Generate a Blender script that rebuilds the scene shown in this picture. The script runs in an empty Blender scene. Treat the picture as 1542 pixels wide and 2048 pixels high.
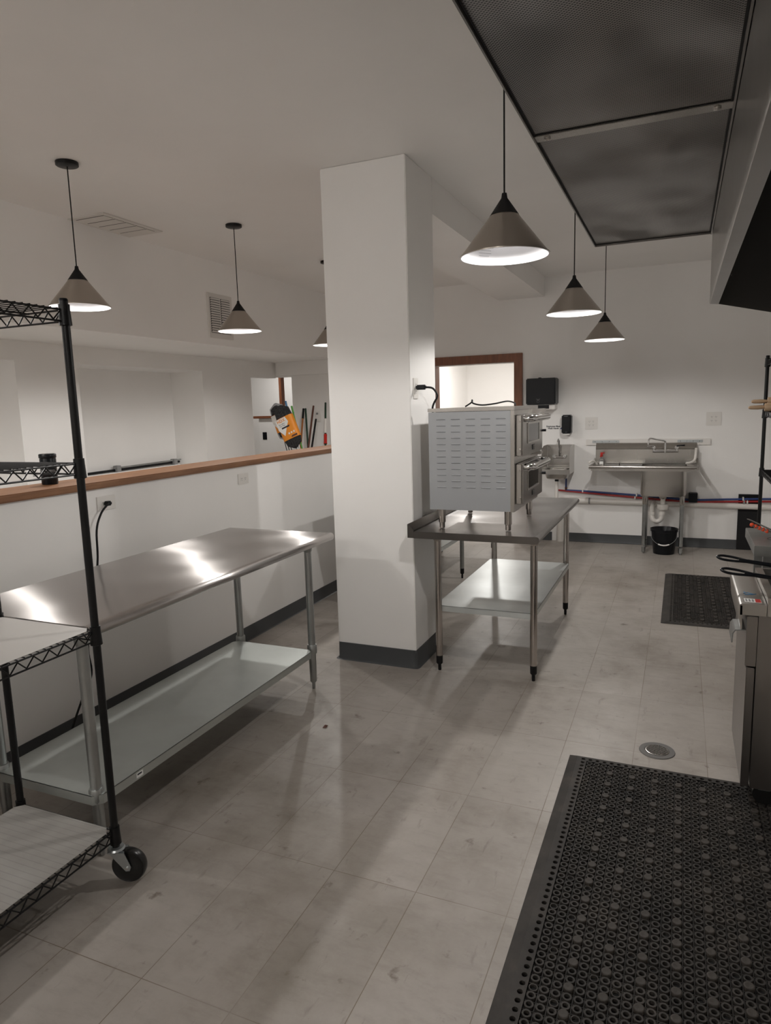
import bpy, bmesh, math, random
from mathutils import Vector, Matrix
random.seed(7)
SC = bpy.context.scene
COL = SC.collection
PI = math.pi

# ------------------------------------------------------------ camera, world, exposure
cd = bpy.data.cameras.new('camera'); cam = bpy.data.objects.new('camera', cd); COL.objects.link(cam)
cd.sensor_fit = 'VERTICAL'; cd.sensor_height = 36.0; cd.lens = 1370.0 / 2048.0 * 36.0
cd.clip_start = 0.02
cr = Vector((0.91918, 0.39278, -0.02885)); cu = Vector((-0.03342, 0.15077, 0.98800)); cf = Vector((-0.39242, 0.90719, -0.15171))
cam.matrix_world = Matrix(((cr.x, cu.x, -cf.x, 0), (cr.y, cu.y, -cf.y, 0), (cr.z, cu.z, -cf.z, 1.6), (0, 0, 0, 1)))
SC.camera = cam
w = bpy.data.worlds.new('world'); SC.world = w; w.use_nodes = True
w.node_tree.nodes['Background'].inputs[0].default_value = (0.6, 0.62, 0.65, 1)
w.node_tree.nodes['Background'].inputs[1].default_value = 0.05
SC.view_settings.view_transform = 'Standard'; SC.view_settings.look = 'None'
SC.view_settings.exposure = 0.08; SC.view_settings.gamma = 1.0; SC.view_settings.use_curve_mapping = False
try:
    SC.cycles.max_bounces = 12; SC.cycles.diffuse_bounces = 9; SC.cycles.glossy_bounces = 5
    SC.cycles.caustics_reflective = True; SC.cycles.caustics_refractive = False
    SC.cycles.sample_clamp_indirect = 8.0; SC.cycles.blur_glossy = 0.6
    SC.cycles.use_denoising = True
except Exception:
    pass
LAMP_W = 30.5        # each pendant bulb
LAMP_COL = (1.0, 0.965, 0.925)
FILL_W = 31.0         # unseen fill bulbs added behind the camera
ROOM2_W = 26.0       # recessed light past the doorway and the added side room pair

def area_down(name, x, y, z, size, power, col=LAMP_COL):
    l = bpy.data.lights.new(name, 'AREA'); l.shape = 'DISK'; l.size = size; l.energy = power; l.color = col
    o = bpy.data.objects.new(name, l); COL.objects.link(o); o.location = (x, y, z)
    return o

# ------------------------------------------------------------ materials
def mat(name, col, rough=0.5, metal=0.0, spec=0.5, emis=None, estr=0.0, trans=0.0, alpha=1.0, coat=0.0):
    m = bpy.data.materials.new(name); m.use_nodes = True
    b = m.node_tree.nodes['Principled BSDF']
    b.inputs['Base Color'].default_value = (*col, 1); b.inputs['Roughness'].default_value = rough
    b.inputs['Metallic'].default_value = metal; b.inputs['Specular IOR Level'].default_value = spec
    b.inputs['Coat Weight'].default_value = coat
    if emis: b.inputs['Emission Color'].default_value = (*emis, 1); b.inputs['Emission Strength'].default_value = estr
    if trans: b.inputs['Transmission Weight'].default_value = trans
    return m

class NT:
    def __init__(s, m): s.nt = m.node_tree; s.b = s.nt.nodes['Principled BSDF']
    def n(s, t, **k):
        x = s.nt.nodes.new(t)
        for a, v in k.items(): setattr(x, a, v)
        return x
    def l(s, a, b): s.nt.links.new(a, b)
    def coord(s, scale=(1, 1, 1), loc=(0, 0, 0)):
        t = s.n('ShaderNodeTexCoord'); m = s.n('ShaderNodeMapping')
        m.inputs['Scale'].default_value = scale; m.inputs['Location'].default_value = loc
        s.l(t.outputs['Object'], m.inputs['Vector']); return m.outputs[0]
    def noise(s, vec, scale, detail=3, rough=0.5):
        n = s.n('ShaderNodeTexNoise'); s.l(vec, n.inputs['Vector'])
        n.inputs['Scale'].default_value = scale; n.inputs['Detail'].default_value = detail; n.inputs['Roughness'].default_value = rough
        return n.outputs[0]
    def ramp(s, fac, stops):
        r = s.n('ShaderNodeValToRGB'); s.l(fac, r.inputs[0]); e = r.color_ramp.elements
        e[0].position, e[0].color = stops[0][0], (*stops[0][1], 1)
        e[1].position, e[1].color = stops[-1][0], (*stops[-1][1], 1)
        for p, c in stops[1:-1]:
            q = e.new(p); q.color = (*c, 1)
        return r.outputs[0]
    def math(s, op, a, b=None, c=None):
        m = s.n('ShaderNodeMath', operation=op)
        for i, v in enumerate((a, b, c)):
            if v is None: continue
            if isinstance(v, (int, float)): m.inputs[i].default_value = v
            else: s.l(v, m.inputs[i])
        return m.outputs[0]
    def mix(s, fac, a, b, mode='MIX'):
        m = s.n('ShaderNodeMix', data_type='RGBA', blend_type=mode)
        for i, v in ((0, fac), (6, a), (7, b)):
            if isinstance(v, (int, float)): m.inputs[i].default_value = v
            elif isinstance(v, tuple): m.inputs[i].default_value = (*v, 1)
            else: s.l(v, m.inputs[i])
        return m.outputs[2]
    def bump(s, h, strength, dist):
        b = s.n('ShaderNodeBump'); b.inputs['Strength'].default_value = strength; b.inputs['Distance'].default_value = dist
        s.l(h, b.inputs['Height']); s.l(b.outputs[0], s.b.inputs['Normal'])

def paint(name, col, rough=0.45):
    m = mat(name, col, rough, spec=0.4); t = NT(m); v = t.coord()
    f = t.noise(v, 1.1, 4)
    c = t.ramp(f, [(0.3, tuple(x * 0.965 for x in col)), (0.7, tuple(min(1, x * 1.02) for x in col))])
    t.l(c, t.b.inputs['Base Color'])
    t.bump(t.noise(v, 55, 4), 0.10, 0.004)
    return m

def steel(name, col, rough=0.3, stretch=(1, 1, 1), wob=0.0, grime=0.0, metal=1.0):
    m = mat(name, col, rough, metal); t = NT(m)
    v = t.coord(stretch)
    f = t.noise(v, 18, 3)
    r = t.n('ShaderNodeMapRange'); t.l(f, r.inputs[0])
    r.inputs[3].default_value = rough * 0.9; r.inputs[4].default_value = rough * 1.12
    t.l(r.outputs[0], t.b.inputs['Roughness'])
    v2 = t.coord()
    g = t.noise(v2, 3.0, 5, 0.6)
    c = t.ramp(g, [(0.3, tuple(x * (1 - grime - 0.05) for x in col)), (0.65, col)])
    t.l(c, t.b.inputs['Base Color'])
    if wob:
        t.bump(t.noise(v2, 1.7, 1), 1.0, wob)
    else:
        pass
    return m

def aniso(m, amount, rough, direction=(0, 1, 0)):
    t = NT(m); t.b.inputs['Anisotropic'].default_value = amount
    for l in list(t.b.inputs['Roughness'].links): t.nt.links.remove(l)
    t.b.inputs['Roughness'].default_value = rough
    c = t.n('ShaderNodeCombineXYZ')
    for i in range(3): c.inputs[i].default_value = direction[i]
    t.l(c.outputs[0], t.b.inputs['Tangent'])
    return m
M = {}
M['wall'] = paint('white_wall_paint', (0.88, 0.87, 0.855))
M['ceiling'] = paint('white_ceiling_paint', (0.91, 0.90, 0.885), 0.5)
M['base'] = mat('grey_rubber_baseboard', (0.062, 0.066, 0.070), 0.45)
M['steel'] = steel('stainless_steel', (0.50, 0.48, 0.455), 0.24, (1, 12, 1))
M['steel_dark'] = steel('dull_cabinet_steel', (0.30, 0.28, 0.265), 0.30, (1, 1, 8), wob=0.01)
M['steel_fr'] = steel('hood_frame_steel', (0.30, 0.285, 0.27), 0.30)
M['steel_x'] = steel('stainless_steel_sheet', (0.46, 0.44, 0.42), 0.27, (14, 1, 1), wob=0.02, grime=0.12)
M['top_left'] = steel('polished_table_steel', (0.50, 0.475, 0.46), 0.22, (1, 14, 1), wob=0.02, grime=0.05)
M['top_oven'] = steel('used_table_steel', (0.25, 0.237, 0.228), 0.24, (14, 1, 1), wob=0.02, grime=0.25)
aniso(M['top_left'], 1.0, 0.235, (1, 0, 0))
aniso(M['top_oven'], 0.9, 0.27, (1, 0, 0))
M['oven_steel'] = steel('oven_door_steel', (0.33, 0.315, 0.30), 0.20, (1, 1, 1))
M['galv'] = steel('galvanized_leg', (0.45, 0.465, 0.46), 0.36, (1, 1, 0.2), grime=0.35)
M['shelf_galv'] = steel('galvanized_shelf', (0.52, 0.55, 0.53), 0.38, (1, 8, 1), wob=0.01, grime=0.10, metal=0.75)
M['shelf_white'] = steel('pale_undershelf', (0.62, 0.655, 0.65), 0.34, (1, 8, 1), wob=0.01, grime=0.05, metal=0.6)
M['steel_sink'] = steel('sink_steel', (0.50, 0.48, 0.45), 0.26, (9, 1, 0.4))
M['leg_steel'] = steel('polished_leg_steel', (0.50, 0.46, 0.43), 0.20, (1, 1, 0.2))
M['nickel'] = mat('brushed_nickel', (0.44, 0.40, 0.355), 0.32, 1.0)
_t = NT(M['nickel']); _t.b.inputs['Anisotropic'].default_value = 0.75
_g = _t.n('ShaderNodeTangent', direction_type='RADIAL', axis='Z'); _t.l(_g.outputs[0], _t.b.inputs['Tangent']); _t.b.inputs['Anisotropic Rotation'].default_value = 0.25
M['chrome'] = mat('chrome', (0.72, 0.72, 0.72), 0.08, 1.0)
M['black'] = mat('black_powder_coat', (0.005, 0.005, 0.0055), 0.38, spec=0.3)
M['black_matte'] = mat('matte_black', (0.008, 0.008, 0.009), 0.6, spec=0.3)
M['black_plastic'] = mat('black_plastic', (0.006, 0.007, 0.009), 0.32, spec=0.25)
M['black_glass'] = mat('dark_oven_glass', (0.012, 0.012, 0.012), 0.06)
M['lamp_in'] = mat('white_lamp_enamel', (0.90, 0.90, 0.92), 0.4)
M['bulb'] = mat('bulb_glass', (1, 1, 1), 0.4, emis=(1.0, 0.97, 0.95), estr=3.6)
M['downlight'] = mat('downlight_lens', (1, 1, 1), 0.4, emis=(1.0, 0.97, 0.93), estr=14.0)
M['white_plastic'] = mat('white_plastic', (0.78, 0.76, 0.73), 0.35)
M['slot'] = mat('outlet_slot', (0.05, 0.05, 0.05), 0.6)
M['pvc'] = mat('white_pvc', (0.76, 0.73, 0.69), 0.35)
M['oven_side'] = mat('grey_painted_panel', (0.34, 0.352, 0.365), 0.42, 0.25)
M['red'] = mat('red_plastic', (0.50, 0.018, 0.012), 0.35)
M['redpipe'] = mat('red_water_line', (0.36, 0.020, 0.022), 0.35)
M['bluepipe'] = mat('blue_water_line', (0.025, 0.055, 0.20), 0.35)
M['vent'] = mat('white_vent_metal', (0.74, 0.72, 0.69), 0.45)
M['vent_dark'] = mat('vent_interior', (0.10, 0.095, 0.09), 0.8)
M['liner'] = mat('translucent_shelf_liner', (0.50, 0.485, 0.465), 0.32)
M['zinc'] = mat('zinc_plated', (0.50, 0.53, 0.54), 0.35, 0.85)
M['tyre'] = mat('black_caster_wheel', (0.010, 0.010, 0.010), 0.28)
M['hood_dark'] = mat('hood_interior', (0.05, 0.048, 0.045), 0.45, 0.7)
M['paper'] = mat('white_label', (0.80, 0.80, 0.78), 0.5)
M['ink'] = mat('black_print', (0.02, 0.02, 0.03), 0.6)
M['inkgrey'] = mat('grey_print', (0.25, 0.25, 0.25), 0.6)
M['orange'] = mat('orange_label', (0.78, 0.27, 0.02), 0.5)
M['orange_grip'] = mat('orange_red_silicone', (0.70, 0.075, 0.02), 0.4)
M['clear'] = mat('clear_plastic', (0.80, 0.80, 0.80), 0.08, trans=0.85)
M['lightwood'] = mat('pale_wood', (0.42, 0.29, 0.18), 0.5)
M['green'] = mat('green_handle', (0.012, 0.045, 0.025), 0.4)
M['limegreen'] = mat('lime_green_handle', (0.10, 0.40, 0.05), 0.4)
M['bluehandle'] = mat('blue_handle', (0.05, 0.20, 0.42), 0.4)
M['brownhandle'] = mat('orange_brown_handle', (0.40, 0.15, 0.045), 0.4)
M['darkbrown'] = mat('dark_brown_handle', (0.12, 0.045, 0.03), 0.4)
M['bluemark'] = mat('blue_ink', (0.05, 0.22, 0.42), 0.5)
M['drain_ring'] = mat('grey_drain_collar', (0.16, 0.155, 0.15), 0.7)
M['oil'] = mat('fryer_tank', (0.03, 0.028, 0.025), 0.35, 0.6)

def wood(name, c1, c2, sc):
    m = mat(name, c1, 0.42); t = NT(m); v = t.coord(sc)
    f = t.noise(v, 9, 6, 0.6)
    t.l(t.ramp(f, [(0.3, c1), (0.7, c2)]), t.b.inputs['Base Color']); t.bump(f, 0.1, 0.003)
    return m
M['oak'] = wood('oiled_oak_cap', (0.18, 0.078, 0.034), (0.29, 0.142, 0.068), (6, 0.5, 6))
M['oak_v'] = wood('stained_wood_trim', (0.16, 0.055, 0.024), (0.26, 0.095, 0.042), (6, 6, 0.6))

# floor tiles
def floor_mat():
    m = mat('grey_vinyl_tile', (0.42, 0.39, 0.36), 0.36, spec=0.45); t = NT(m)
    v = t.coord((1, 1, 1), (0.455, -1.306, 0))
    br = t.n('ShaderNodeTexBrick'); br.offset = 0.0; br.squash = 1.0
    t.l(v, br.inputs['Vector'])
    br.inputs['Scale'].default_value = 1.0; br.inputs['Brick Width'].default_value = 0.305; br.inputs['Row Height'].default_value = 0.612
    br.inputs['Mortar Size'].default_value = 0.0016; br.inputs['Mortar Smooth'].default_value = 0.3
    br.inputs['Color1'].default_value = (0.395, 0.365, 0.335, 1); br.inputs['Color2'].default_value = (0.435, 0.405, 0.375, 1)
    br.inputs['Mortar'].default_value = (0.20, 0.165, 0.125, 1)
    # mortar strength fades in places
    p = t.coord()
    fade = t.ramp(t.noise(p, 1.6, 3), [(0.35, (0.25,) * 3), (0.58, (1.0,) * 3)])
    mort = t.math('MULTIPLY', br.outputs['Fac'], fade)
    base = t.mix(br.outputs['Fac'], br.outputs['Color'], (0.415, 0.385, 0.355))
    cloud = t.ramp(t.noise(p, 1.9, 8, 0.66), [(0.30, (0.68, 0.655, 0.62)), (0.47, (0.93, 0.92, 0.905)), (0.68, (1.06, 1.06, 1.06))])
    base = t.mix(1.0, base, cloud, 'MULTIPLY')
    st = t.coord((1.0, 3.2, 1))
    streak = t.ramp(t.noise(st, 7.5, 7, 0.7), [(0.34, (0.70, 0.68, 0.66)), (0.50, (1, 1, 1))])
    base = t.mix(0.32, base, streak, 'MULTIPLY')
    spots = t.ramp(t.noise(p, 11, 5, 0.6), [(0.27, (0.42, 0.38, 0.34)), (0.36, (1, 1, 1))])
    base = t.mix(0.8, base, spots, 'MULTIPLY')
    scuff = t.ramp(t.noise(t.coord((4.5, 1.0, 1), (3, 5, 0)), 6, 5, 0.6), [(0.30, (0.55, 0.52, 0.49)), (0.38, (1, 1, 1))])
    base = t.mix(0.45, base, scuff, 'MULTIPLY')
    grime = t.ramp(t.noise(t.coord((1, 1, 1), (9.3, 2.1, 0)), 0.55, 9, 0.72), [(0.36, (0.74, 0.715, 0.68)), (0.52, (1, 1, 1))])
    base = t.mix(0.9, base, grime, 'MULTIPLY')
    base = t.mix(mort, base, (0.20, 0.165, 0.125))
    t.l(base, t.b.inputs['Base Color'])
    rr = t.n('ShaderNodeMapRange'); t.l(t.noise(p, 5, 5), rr.inputs[0]); rr.inputs[3].default_value = 0.28; rr.inputs[4].default_value = 0.50
    t.l(rr.outputs[0], t.b.inputs['Roughness'])
    h = t.math('SUBTRACT', t.math('MULTIPLY', t.noise(p, 14, 4), 0.3), mort)
    t.bump(h, 0.25, 0.002)
    return m
M['floor'] = floor_mat()

def rubber_mat():
    m = mat('black_rubber_matting', (0.040, 0.036, 0.033), 0.62, spec=0.3); t = NT(m); p = t.coord()
    c = t.ramp(t.noise(p, 6, 6, 0.65), [(0.3, (0.024, 0.0225, 0.021)), (0.55, (0.046, 0.041, 0.037)), (0.75, (0.085, 0.073, 0.063))])
    t.l(c, t.b.inputs['Base Color']); t.bump(t.noise(p, 160, 3), 0.3, 0.001)
    return m
M['rubber'] = rubber_mat()
M['rubber_knob'] = mat('worn_rubber_knob', (0.050, 0.043, 0.037), 0.6, spec=0.35)
M['hole_shade'] = mat('mat_hole_shade', (0.006, 0.006, 0.006), 0.8)  # black for the shade seen inside the open mat holes

def perf_mat():
    m = mat('perforated_stainless', (0.34, 0.33, 0.32), 0.33, 1.0); t = NT(m)
    tc = t.n('ShaderNodeTexCoord'); sp = t.n('ShaderNodeSeparateXYZ'); t.l(tc.outputs['Object'], sp.inputs[0])
    x, y = sp.outputs[0], sp.outputs[1]
    p = 0.0085
    u = t.math('MULTIPLY', t.math('ADD', x, y), PI / p); v = t.math('MULTIPLY', t.math('SUBTRACT', x, y), PI / p)
    d = t.math('ABSOLUTE', t.math('MULTIPLY', t.math('SINE', u), t.math('SINE', v)))
    f = t.ramp(d, [(0.38, (0, 0, 0)), (0.52, (1, 1, 1))])
    g = t.noise(t.coord(), 3.0, 5, 0.6)
    c0 = t.ramp(g, [(0.3, (0.28, 0.266, 0.257)), (0.7, (0.39, 0.373, 0.36))])
    t.l(t.mix(f, c0, (0.012, 0.012, 0.012)), t.b.inputs['Base Color'])
    t.l(t.math('SUBTRACT', 1.0, t.math('MULTIPLY', f, 0.85)), t.b.inputs['Metallic'])
    t.bump(t.noise(t.coord((1, 0.6, 1)), 3.2, 1), 1.0, 0.06)
    return m
M['perf'] = perf_mat()
M['steel_front'] = steel('hood_front_steel', (0.40, 0.395, 0.385), 0.30, (1, 1, 1), wob=0.015)

def mop_mat():
    m = mat('mop_fibre', (0.02, 0.02, 0.022), 0.9); t = NT(m); p = t.coord()
    f = t.noise(p, 90, 4, 0.8)
    t.l(t.ramp(f, [(0.4, (0.008, 0.008, 0.01)), (0.72, (0.10, 0.10, 0.105))]), t.b.inputs['Base Color']); t.bump(f, 1.0, 0.02)
    return m
M['mop'] = mop_mat()
def liner_shaded():
    m = mat('shaded_liner_over_wires', (0.34, 0.325, 0.30), 0.32); t = NT(m)  # darker copy of the liner: shade beneath it put into the colour
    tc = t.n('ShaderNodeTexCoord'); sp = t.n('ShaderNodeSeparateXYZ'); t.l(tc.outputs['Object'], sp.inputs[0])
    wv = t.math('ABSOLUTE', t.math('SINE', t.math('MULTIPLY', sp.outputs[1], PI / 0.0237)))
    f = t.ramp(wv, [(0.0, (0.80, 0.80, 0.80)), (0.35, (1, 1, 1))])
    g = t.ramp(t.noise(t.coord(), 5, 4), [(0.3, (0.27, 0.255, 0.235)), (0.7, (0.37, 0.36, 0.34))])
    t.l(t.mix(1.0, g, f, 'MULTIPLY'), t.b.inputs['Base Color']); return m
M['liner_shaded'] = liner_shaded()
M['mop_grey'] = mat('grey_mop_backing', (0.35, 0.35, 0.36), 0.8)

# ------------------------------------------------------------ mesh helpers
class MB:
    def __init__(s): s.v = []; s.f = []
    def add(s, vs, fs):
        o = len(s.v); s.v += [tuple(p) for p in vs]; s.f += [tuple(i + o for i in f) for f in fs]; return s
    def box(s, x0, x1, y0, y1, z0, z1):
        return s.add([(x0, y0, z0), (x1, y0, z0), (x1, y1, z0), (x0, y1, z0), (x0, y0, z1), (x1, y0, z1), (x1, y1, z1), (x0, y1, z1)],
                     [(0, 3, 2, 1), (4, 5, 6, 7), (0, 1, 5, 4), (1, 2, 6, 5), (2, 3, 7, 6), (3, 0, 4, 7)])
    def cyl(s, p0, p1, r0, r1=None, n=20, caps=True):
        r1 = r0 if r1 is None else r1
        p0, p1 = Vector(p0), Vector(p1); d = (p1 - p0).normalized()
        a = d.orthogonal().normalized(); b = d.cross(a)
        vs = []
        for p, r in ((p0, r0), (p1, r1)):
            for i in range(n):
                t = 2 * PI * i / n; vs.append(p + a * r * math.cos(t) + b * r * math.sin(t))
        fs = [(i, (i + 1) % n, n + (i + 1) % n, n + i) for i in range(n)]
        if caps: fs += [tuple(range(n - 1, -1, -1)), tuple(range(n, 2 * n))]
        return s.add(vs, fs)
    def tube(s, pts, r, n=8, caps=True):
        P = [Vector(p) for p in pts]; rings = []
        up = None
        for i, p in enumerate(P):
            d = (P[min(i + 1, len(P) - 1)] - P[max(i - 1, 0)]).normalized()
            a = d.orthogonal().normalized() if up is None else (up - d * up.dot(d)).normalized()
            up = a; b = d.cross(a)
            rr = r[i] if isinstance(r, (list, tuple)) else r
            rings.append([p + a * rr * math.cos(2 * PI * k / n) + b * rr * math.sin(2 * PI * k / n) for k in range(n)])
        vs = [q for g in rings for q in g]; fs = []
        for i in range(len(P) - 1):
            fs += [(i * n + k, i * n + (k + 1) % n, (i + 1) * n + (k + 1) % n, (i + 1) * n + k) for k in range(n)]
        if caps: fs += [tuple(range(n - 1, -1, -1)), tuple(range((len(P) - 1) * n, len(P) * n))]
        return s.add(vs, fs)
    def lathe(s, prof, c=(0, 0, 0), n=32, caps=True):
        vs = [(c[0] + r * math.cos(2 * PI * k / n), c[1] + r * math.sin(2 * PI * k / n), c[2] + z) for r, z in prof for k in range(n)]
        fs = []
        for i in range(len(prof) - 1):
            fs += [(i * n + k, i * n + (k + 1) % n, (i + 1) * n + (k + 1) % n, (i + 1) * n + k) for k in range(n)]
        if caps: fs += [tuple(range(n - 1, -1, -1)), tuple(range((len(prof) - 1) * n, len(prof) * n))]
        return s.add(vs, fs)
    def prism(s, pts, d):
        """closed polygon of 3d points extruded by vector d"""
        n = len(pts); d = Vector(d); P = [Vector(p) for p in pts]
        return s.add(P + [p + d for p in P], [tuple(range(n - 1, -1, -1)), tuple(range(n, 2 * n))] + [(i, (i + 1) % n, n + (i + 1) % n, n + i) for i in range(n)])
    def sphere(s, c, r, n=14, m=8, sz=1.0):
        prof = [(max(1e-4, r * math.sin(PI * i / m)), -r * sz * math.cos(PI * i / m)) for i in range(m + 1)]
        return s.lathe(prof, c, n, True)
    def build(s, name, m, parent=None, bevel=0.0, smooth=True, seg=2):
        off = Vector((0, 0, 0))
        if parent is not None:
            off = worldloc(parent)
        me = bpy.data.meshes.new(name)
        me.from_pydata([tuple(Vector(p) - off) for p in s.v], [], s.f); me.update()
        bm = bmesh.new(); bm.from_mesh(me)
        bmesh.ops.recalc_face_normals(bm, faces=bm.faces)
        if bevel > 0:
            ed = [e for e in bm.edges if len(e.link_faces) == 2 and e.calc_face_angle(0) > 0.7]
            bmesh.ops.bevel(bm, geom=ed, offset=bevel, segments=seg, affect='EDGES', clamp_overlap=True)
        bm.to_mesh(me); bm.free()
        if smooth:
            for p in me.polygons: p.use_smooth = True
            me.set_sharp_from_angle(angle=math.radians(38))
        me.materials.append(M[m] if isinstance(m, str) else m)
        o = bpy.data.objects.new(name, me); COL.objects.link(o)
        if parent is not None: o.parent = parent
        return o

def worldloc(o):
    v = Vector(o.location)
    while o.parent is not None:
        o = o.parent; v += Vector(o.location)
    return v

def tag(o, label=None, cat=None, group=None, kind=None):
    if label: o['label'] = label
    if cat: o['category'] = cat
    if group: o['group'] = group
    if kind: o['kind'] = kind
    return o
def thing(name, loc, label, cat, group=None):
    o = bpy.data.objects.new(name, None); o.empty_display_size = 0.1; COL.objects.link(o); o.location = loc
    return tag(o, label, cat, group)
def struct(mb, name, m, bevel=0.0, label=None):
    o = mb.build(name, m, None, bevel); o['kind'] = 'structure'
    if label: o['label'] = label
    return o
def copy_tree(o, parent=None):
    c = o.copy(); COL.objects.link(c)
    if parent is not None: c.parent = parent
    for ch in [x for x in COL.objects if x.parent == o]: copy_tree(ch, c)
    return c
def text(name, body, size, m, parent, org, right, up, ext=0.0004, align='CENTER', bold=0.0):
    cu_ = bpy.data.curves.new(name, 'FONT'); cu_.body = body; cu_.size = size; cu_.align_x = align; cu_.align_y = 'CENTER'
    cu_.extrude = ext; cu_.offset = bold; cu_.resolution_u = 3
    tmp = bpy.data.objects.new(name + '_curve', cu_); COL.objects.link(tmp)
    dg = bpy.context.evaluated_depsgraph_get()
    me = bpy.data.meshes.new_from_object(tmp.evaluated_get(dg))
    bpy.data.objects.remove(tmp)
    R = Vector(right).normalized(); U = Vector(up).normalized(); N = R.cross(U)
    off = worldloc(parent) if parent is not None else Vector((0, 0, 0))
    for v in me.vertices:
        c = v.co.copy(); v.co = Vector(org) - off + R * c.x + U * c.y + N * c.z
    me.materials.clear(); me.materials.append(M[m])
    o = bpy.data.objects.new(name, me); COL.objects.link(o)
    if parent is not None: o.parent = parent
    return o
def bez(p0, p1, p2, p3, n=12):
    P = [Vector(p) for p in (p0, p1, p2, p3)]
    return [P[0] * (1 - t) ** 3 + P[1] * 3 * t * (1 - t) ** 2 + P[2] * 3 * t * t * (1 - t) + P[3] * t ** 3 for t in (i / n for i in range(n + 1))]
def smoothpath(pts, n=6):
    P = [Vector(p) for p in pts]; out = []
    for i in range(len(P) - 1):
        a, b, c, d = P[max(i - 1, 0)], P[i], P[i + 1], P[min(i + 2, len(P) - 1)]
        for k in range(n):
            t = k / n
            out.append(0.5 * ((2 * b) + (c - a) * t + (2 * a - 5 * b + 4 * c - d) * t * t + (3 * b - a - 3 * c + d) * t ** 3))
    out.append(P[-1]); return out

# ============================================================ THE SETTING
ZC = 2.98           # main ceiling
XR = 1.38           # right wall
YB = -2.6           # wall behind the camera
YF = 8.0            # far wall
XL = -5.0           # dining room left wall
HWX = -2.76         # kitchen face of the half wall
struct(MB().box(-9.0, XR + 0.2, YB - 0.2, 12.2, -0.1, 0.0), 'floor', 'floor')
struct(MB().box(-4.05, XR + 0.2, YB - 0.2, YF + 0.1, ZC, ZC + 0.1), 'ceiling', 'ceiling')
struct(MB().box(XL - 0.6, -4.05, YB - 0.2, YF + 0.1, 2.22, ZC + 0.1), 'ceiling_soffit', 'ceiling')
# far wall with the framed doorway and the dining-side opening
fw = MB().box(-1.79, XR, YF, YF + 0.12, 0, ZC).box(-2.75, -1.79, YF, YF + 0.12, 2.06, ZC)
fw.box(-4.76, -2.75, YF, YF + 0.12, 0, ZC).box(XL, -4.76, YF, YF + 0.12, 2.03, ZC)
struct(fw, 'wall_far', 'wall')
# left wall: alcoves and the corner opening
lw = MB()
A1, A2 = 4.69, 6.45            # far alcove
B1, B2 = 2.3, 4.05             # near alcove
zb, zt = 0.92, 2.06
t0 = XL - 0.45
lw.box(t0, XL, YB, B1, 0, 2.22).box(t0, XL, B2, A1, 0, 2.22)
lw.box(t0, XL, A2, 7.41, 0, 2.22).box(XL - 0.12, XL, 7.41, YF, 2.02, 2.22)
for a, b in ((A1, A2), (B1, B2)):
    lw.box(t0, XL, a, b, 0, zb).box(t0, XL, a, b, zt, 2.22)
lw.box(t0 - 0.12, t0, YB, 7.0, 0, 2.22)
struct(lw, 'wall_left', 'wall')
struct(MB().box(XR, XR + 0.12, YB, YF + 0.12, 0, ZC), 'wall_right', 'wall')
struct(MB().box(XL - 0.6, XR + 0.12, YB - 0.12, YB, 0, ZC), 'wall_back', 'wall')
# dining back lintel
struct(MB().box(-4.95, -2.90, YF - 0.06, YF - 0.001, 2.045, 2.219), 'trim_1', 'wall')
# half wall and its wooden cap
struct(MB().box(HWX - 0.14, HWX, YB, YF - 0.001, 0, 1.225), 'wall_half', 'wall')
struct(MB().box(HWX - 0.27, HWX + 0.025, YB, YF - 0.14, 1.226, 1.262), 'trim_2', 'oak', 0.006, 'orange-brown wooden cap running along the white half wall')
# pillar and beam
px0, px1, py0, py1 = -1.985, -1.452, 3.77, 4.22
struct(MB().box(px0, px1, py0, py1, 0, ZC - 0.001), 'wall_pillar', 'wall', 0.004)
struct(MB().box(px0 + 0.02, px1, py1 + 0.001, YF - 0.001, 2.765, ZC - 0.001), 'wall_beam', 'wall')

# baseboards (cove profile)
def cove(mb, x0, y0, x1, y1, nx, ny, h=0.10):
    prof = [(0.0, 0.0), (0.018, 0.0), (0.010, 0.004), (0.006, 0.016), (0.005, h), (0.0, h)]
    P = [(x0 + nx * d, y0 + ny * d, z + 0.0005) for d, z in prof]
    mb.prism(P, (x1 - x0, y1 - y0, 0)); return mb
struct(cove(MB(), HWX, YB + 0.01, HWX, YF - 0.01, 1, 0), 'baseboard_left', 'base')
bf = MB(); cove(bf, -1.158 + 0.0, YF, XR, YF, 0, -1, 0.10); cove(bf, -1.67, YF, -1.346, YF, 0, -1, 0.10)
struct(bf, 'baseboard_far', 'base')
bp = MB()
prof = [(0.022, 0.0005), (0.012, 0.004), (0.008, 0.016), (0.007, 0.112), (0.0, 0.112)]
rings = []
for d, z in prof:
    r = 0.03 if d > 0.0 else 0.004
    pts = []
    for cx_, cy_, a0 in ((px1, py0, -90), (px1, py1, 0), (px0, py1, 90), (px0, py0, 180)):
        sx = 1 if cx_ == px1 else -1; sy = 1 if cy_ == py1 else -1
        rr = min(r, 0.03)
        ox, oy = cx_ + sx * (d - rr), cy_ + sy * (d - rr)
        for k in range(5):
            t = math.radians(a0 + k * 22.5); pts.append((ox + rr * math.cos(t), oy + rr * math.sin(t), z))
    rings.append(pts)
n = len(rings[0]); vs = [p for r in rings for p in r]
bp.add(vs, [(i * n + k, i * n + (k + 1) % n, (i + 1) * n + (k + 1) % n, (i + 1) * n + k) for i in range(len(rings) - 1) for k in range(n)])
struct(bp, 'baseboard_pillar', 'base')

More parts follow.
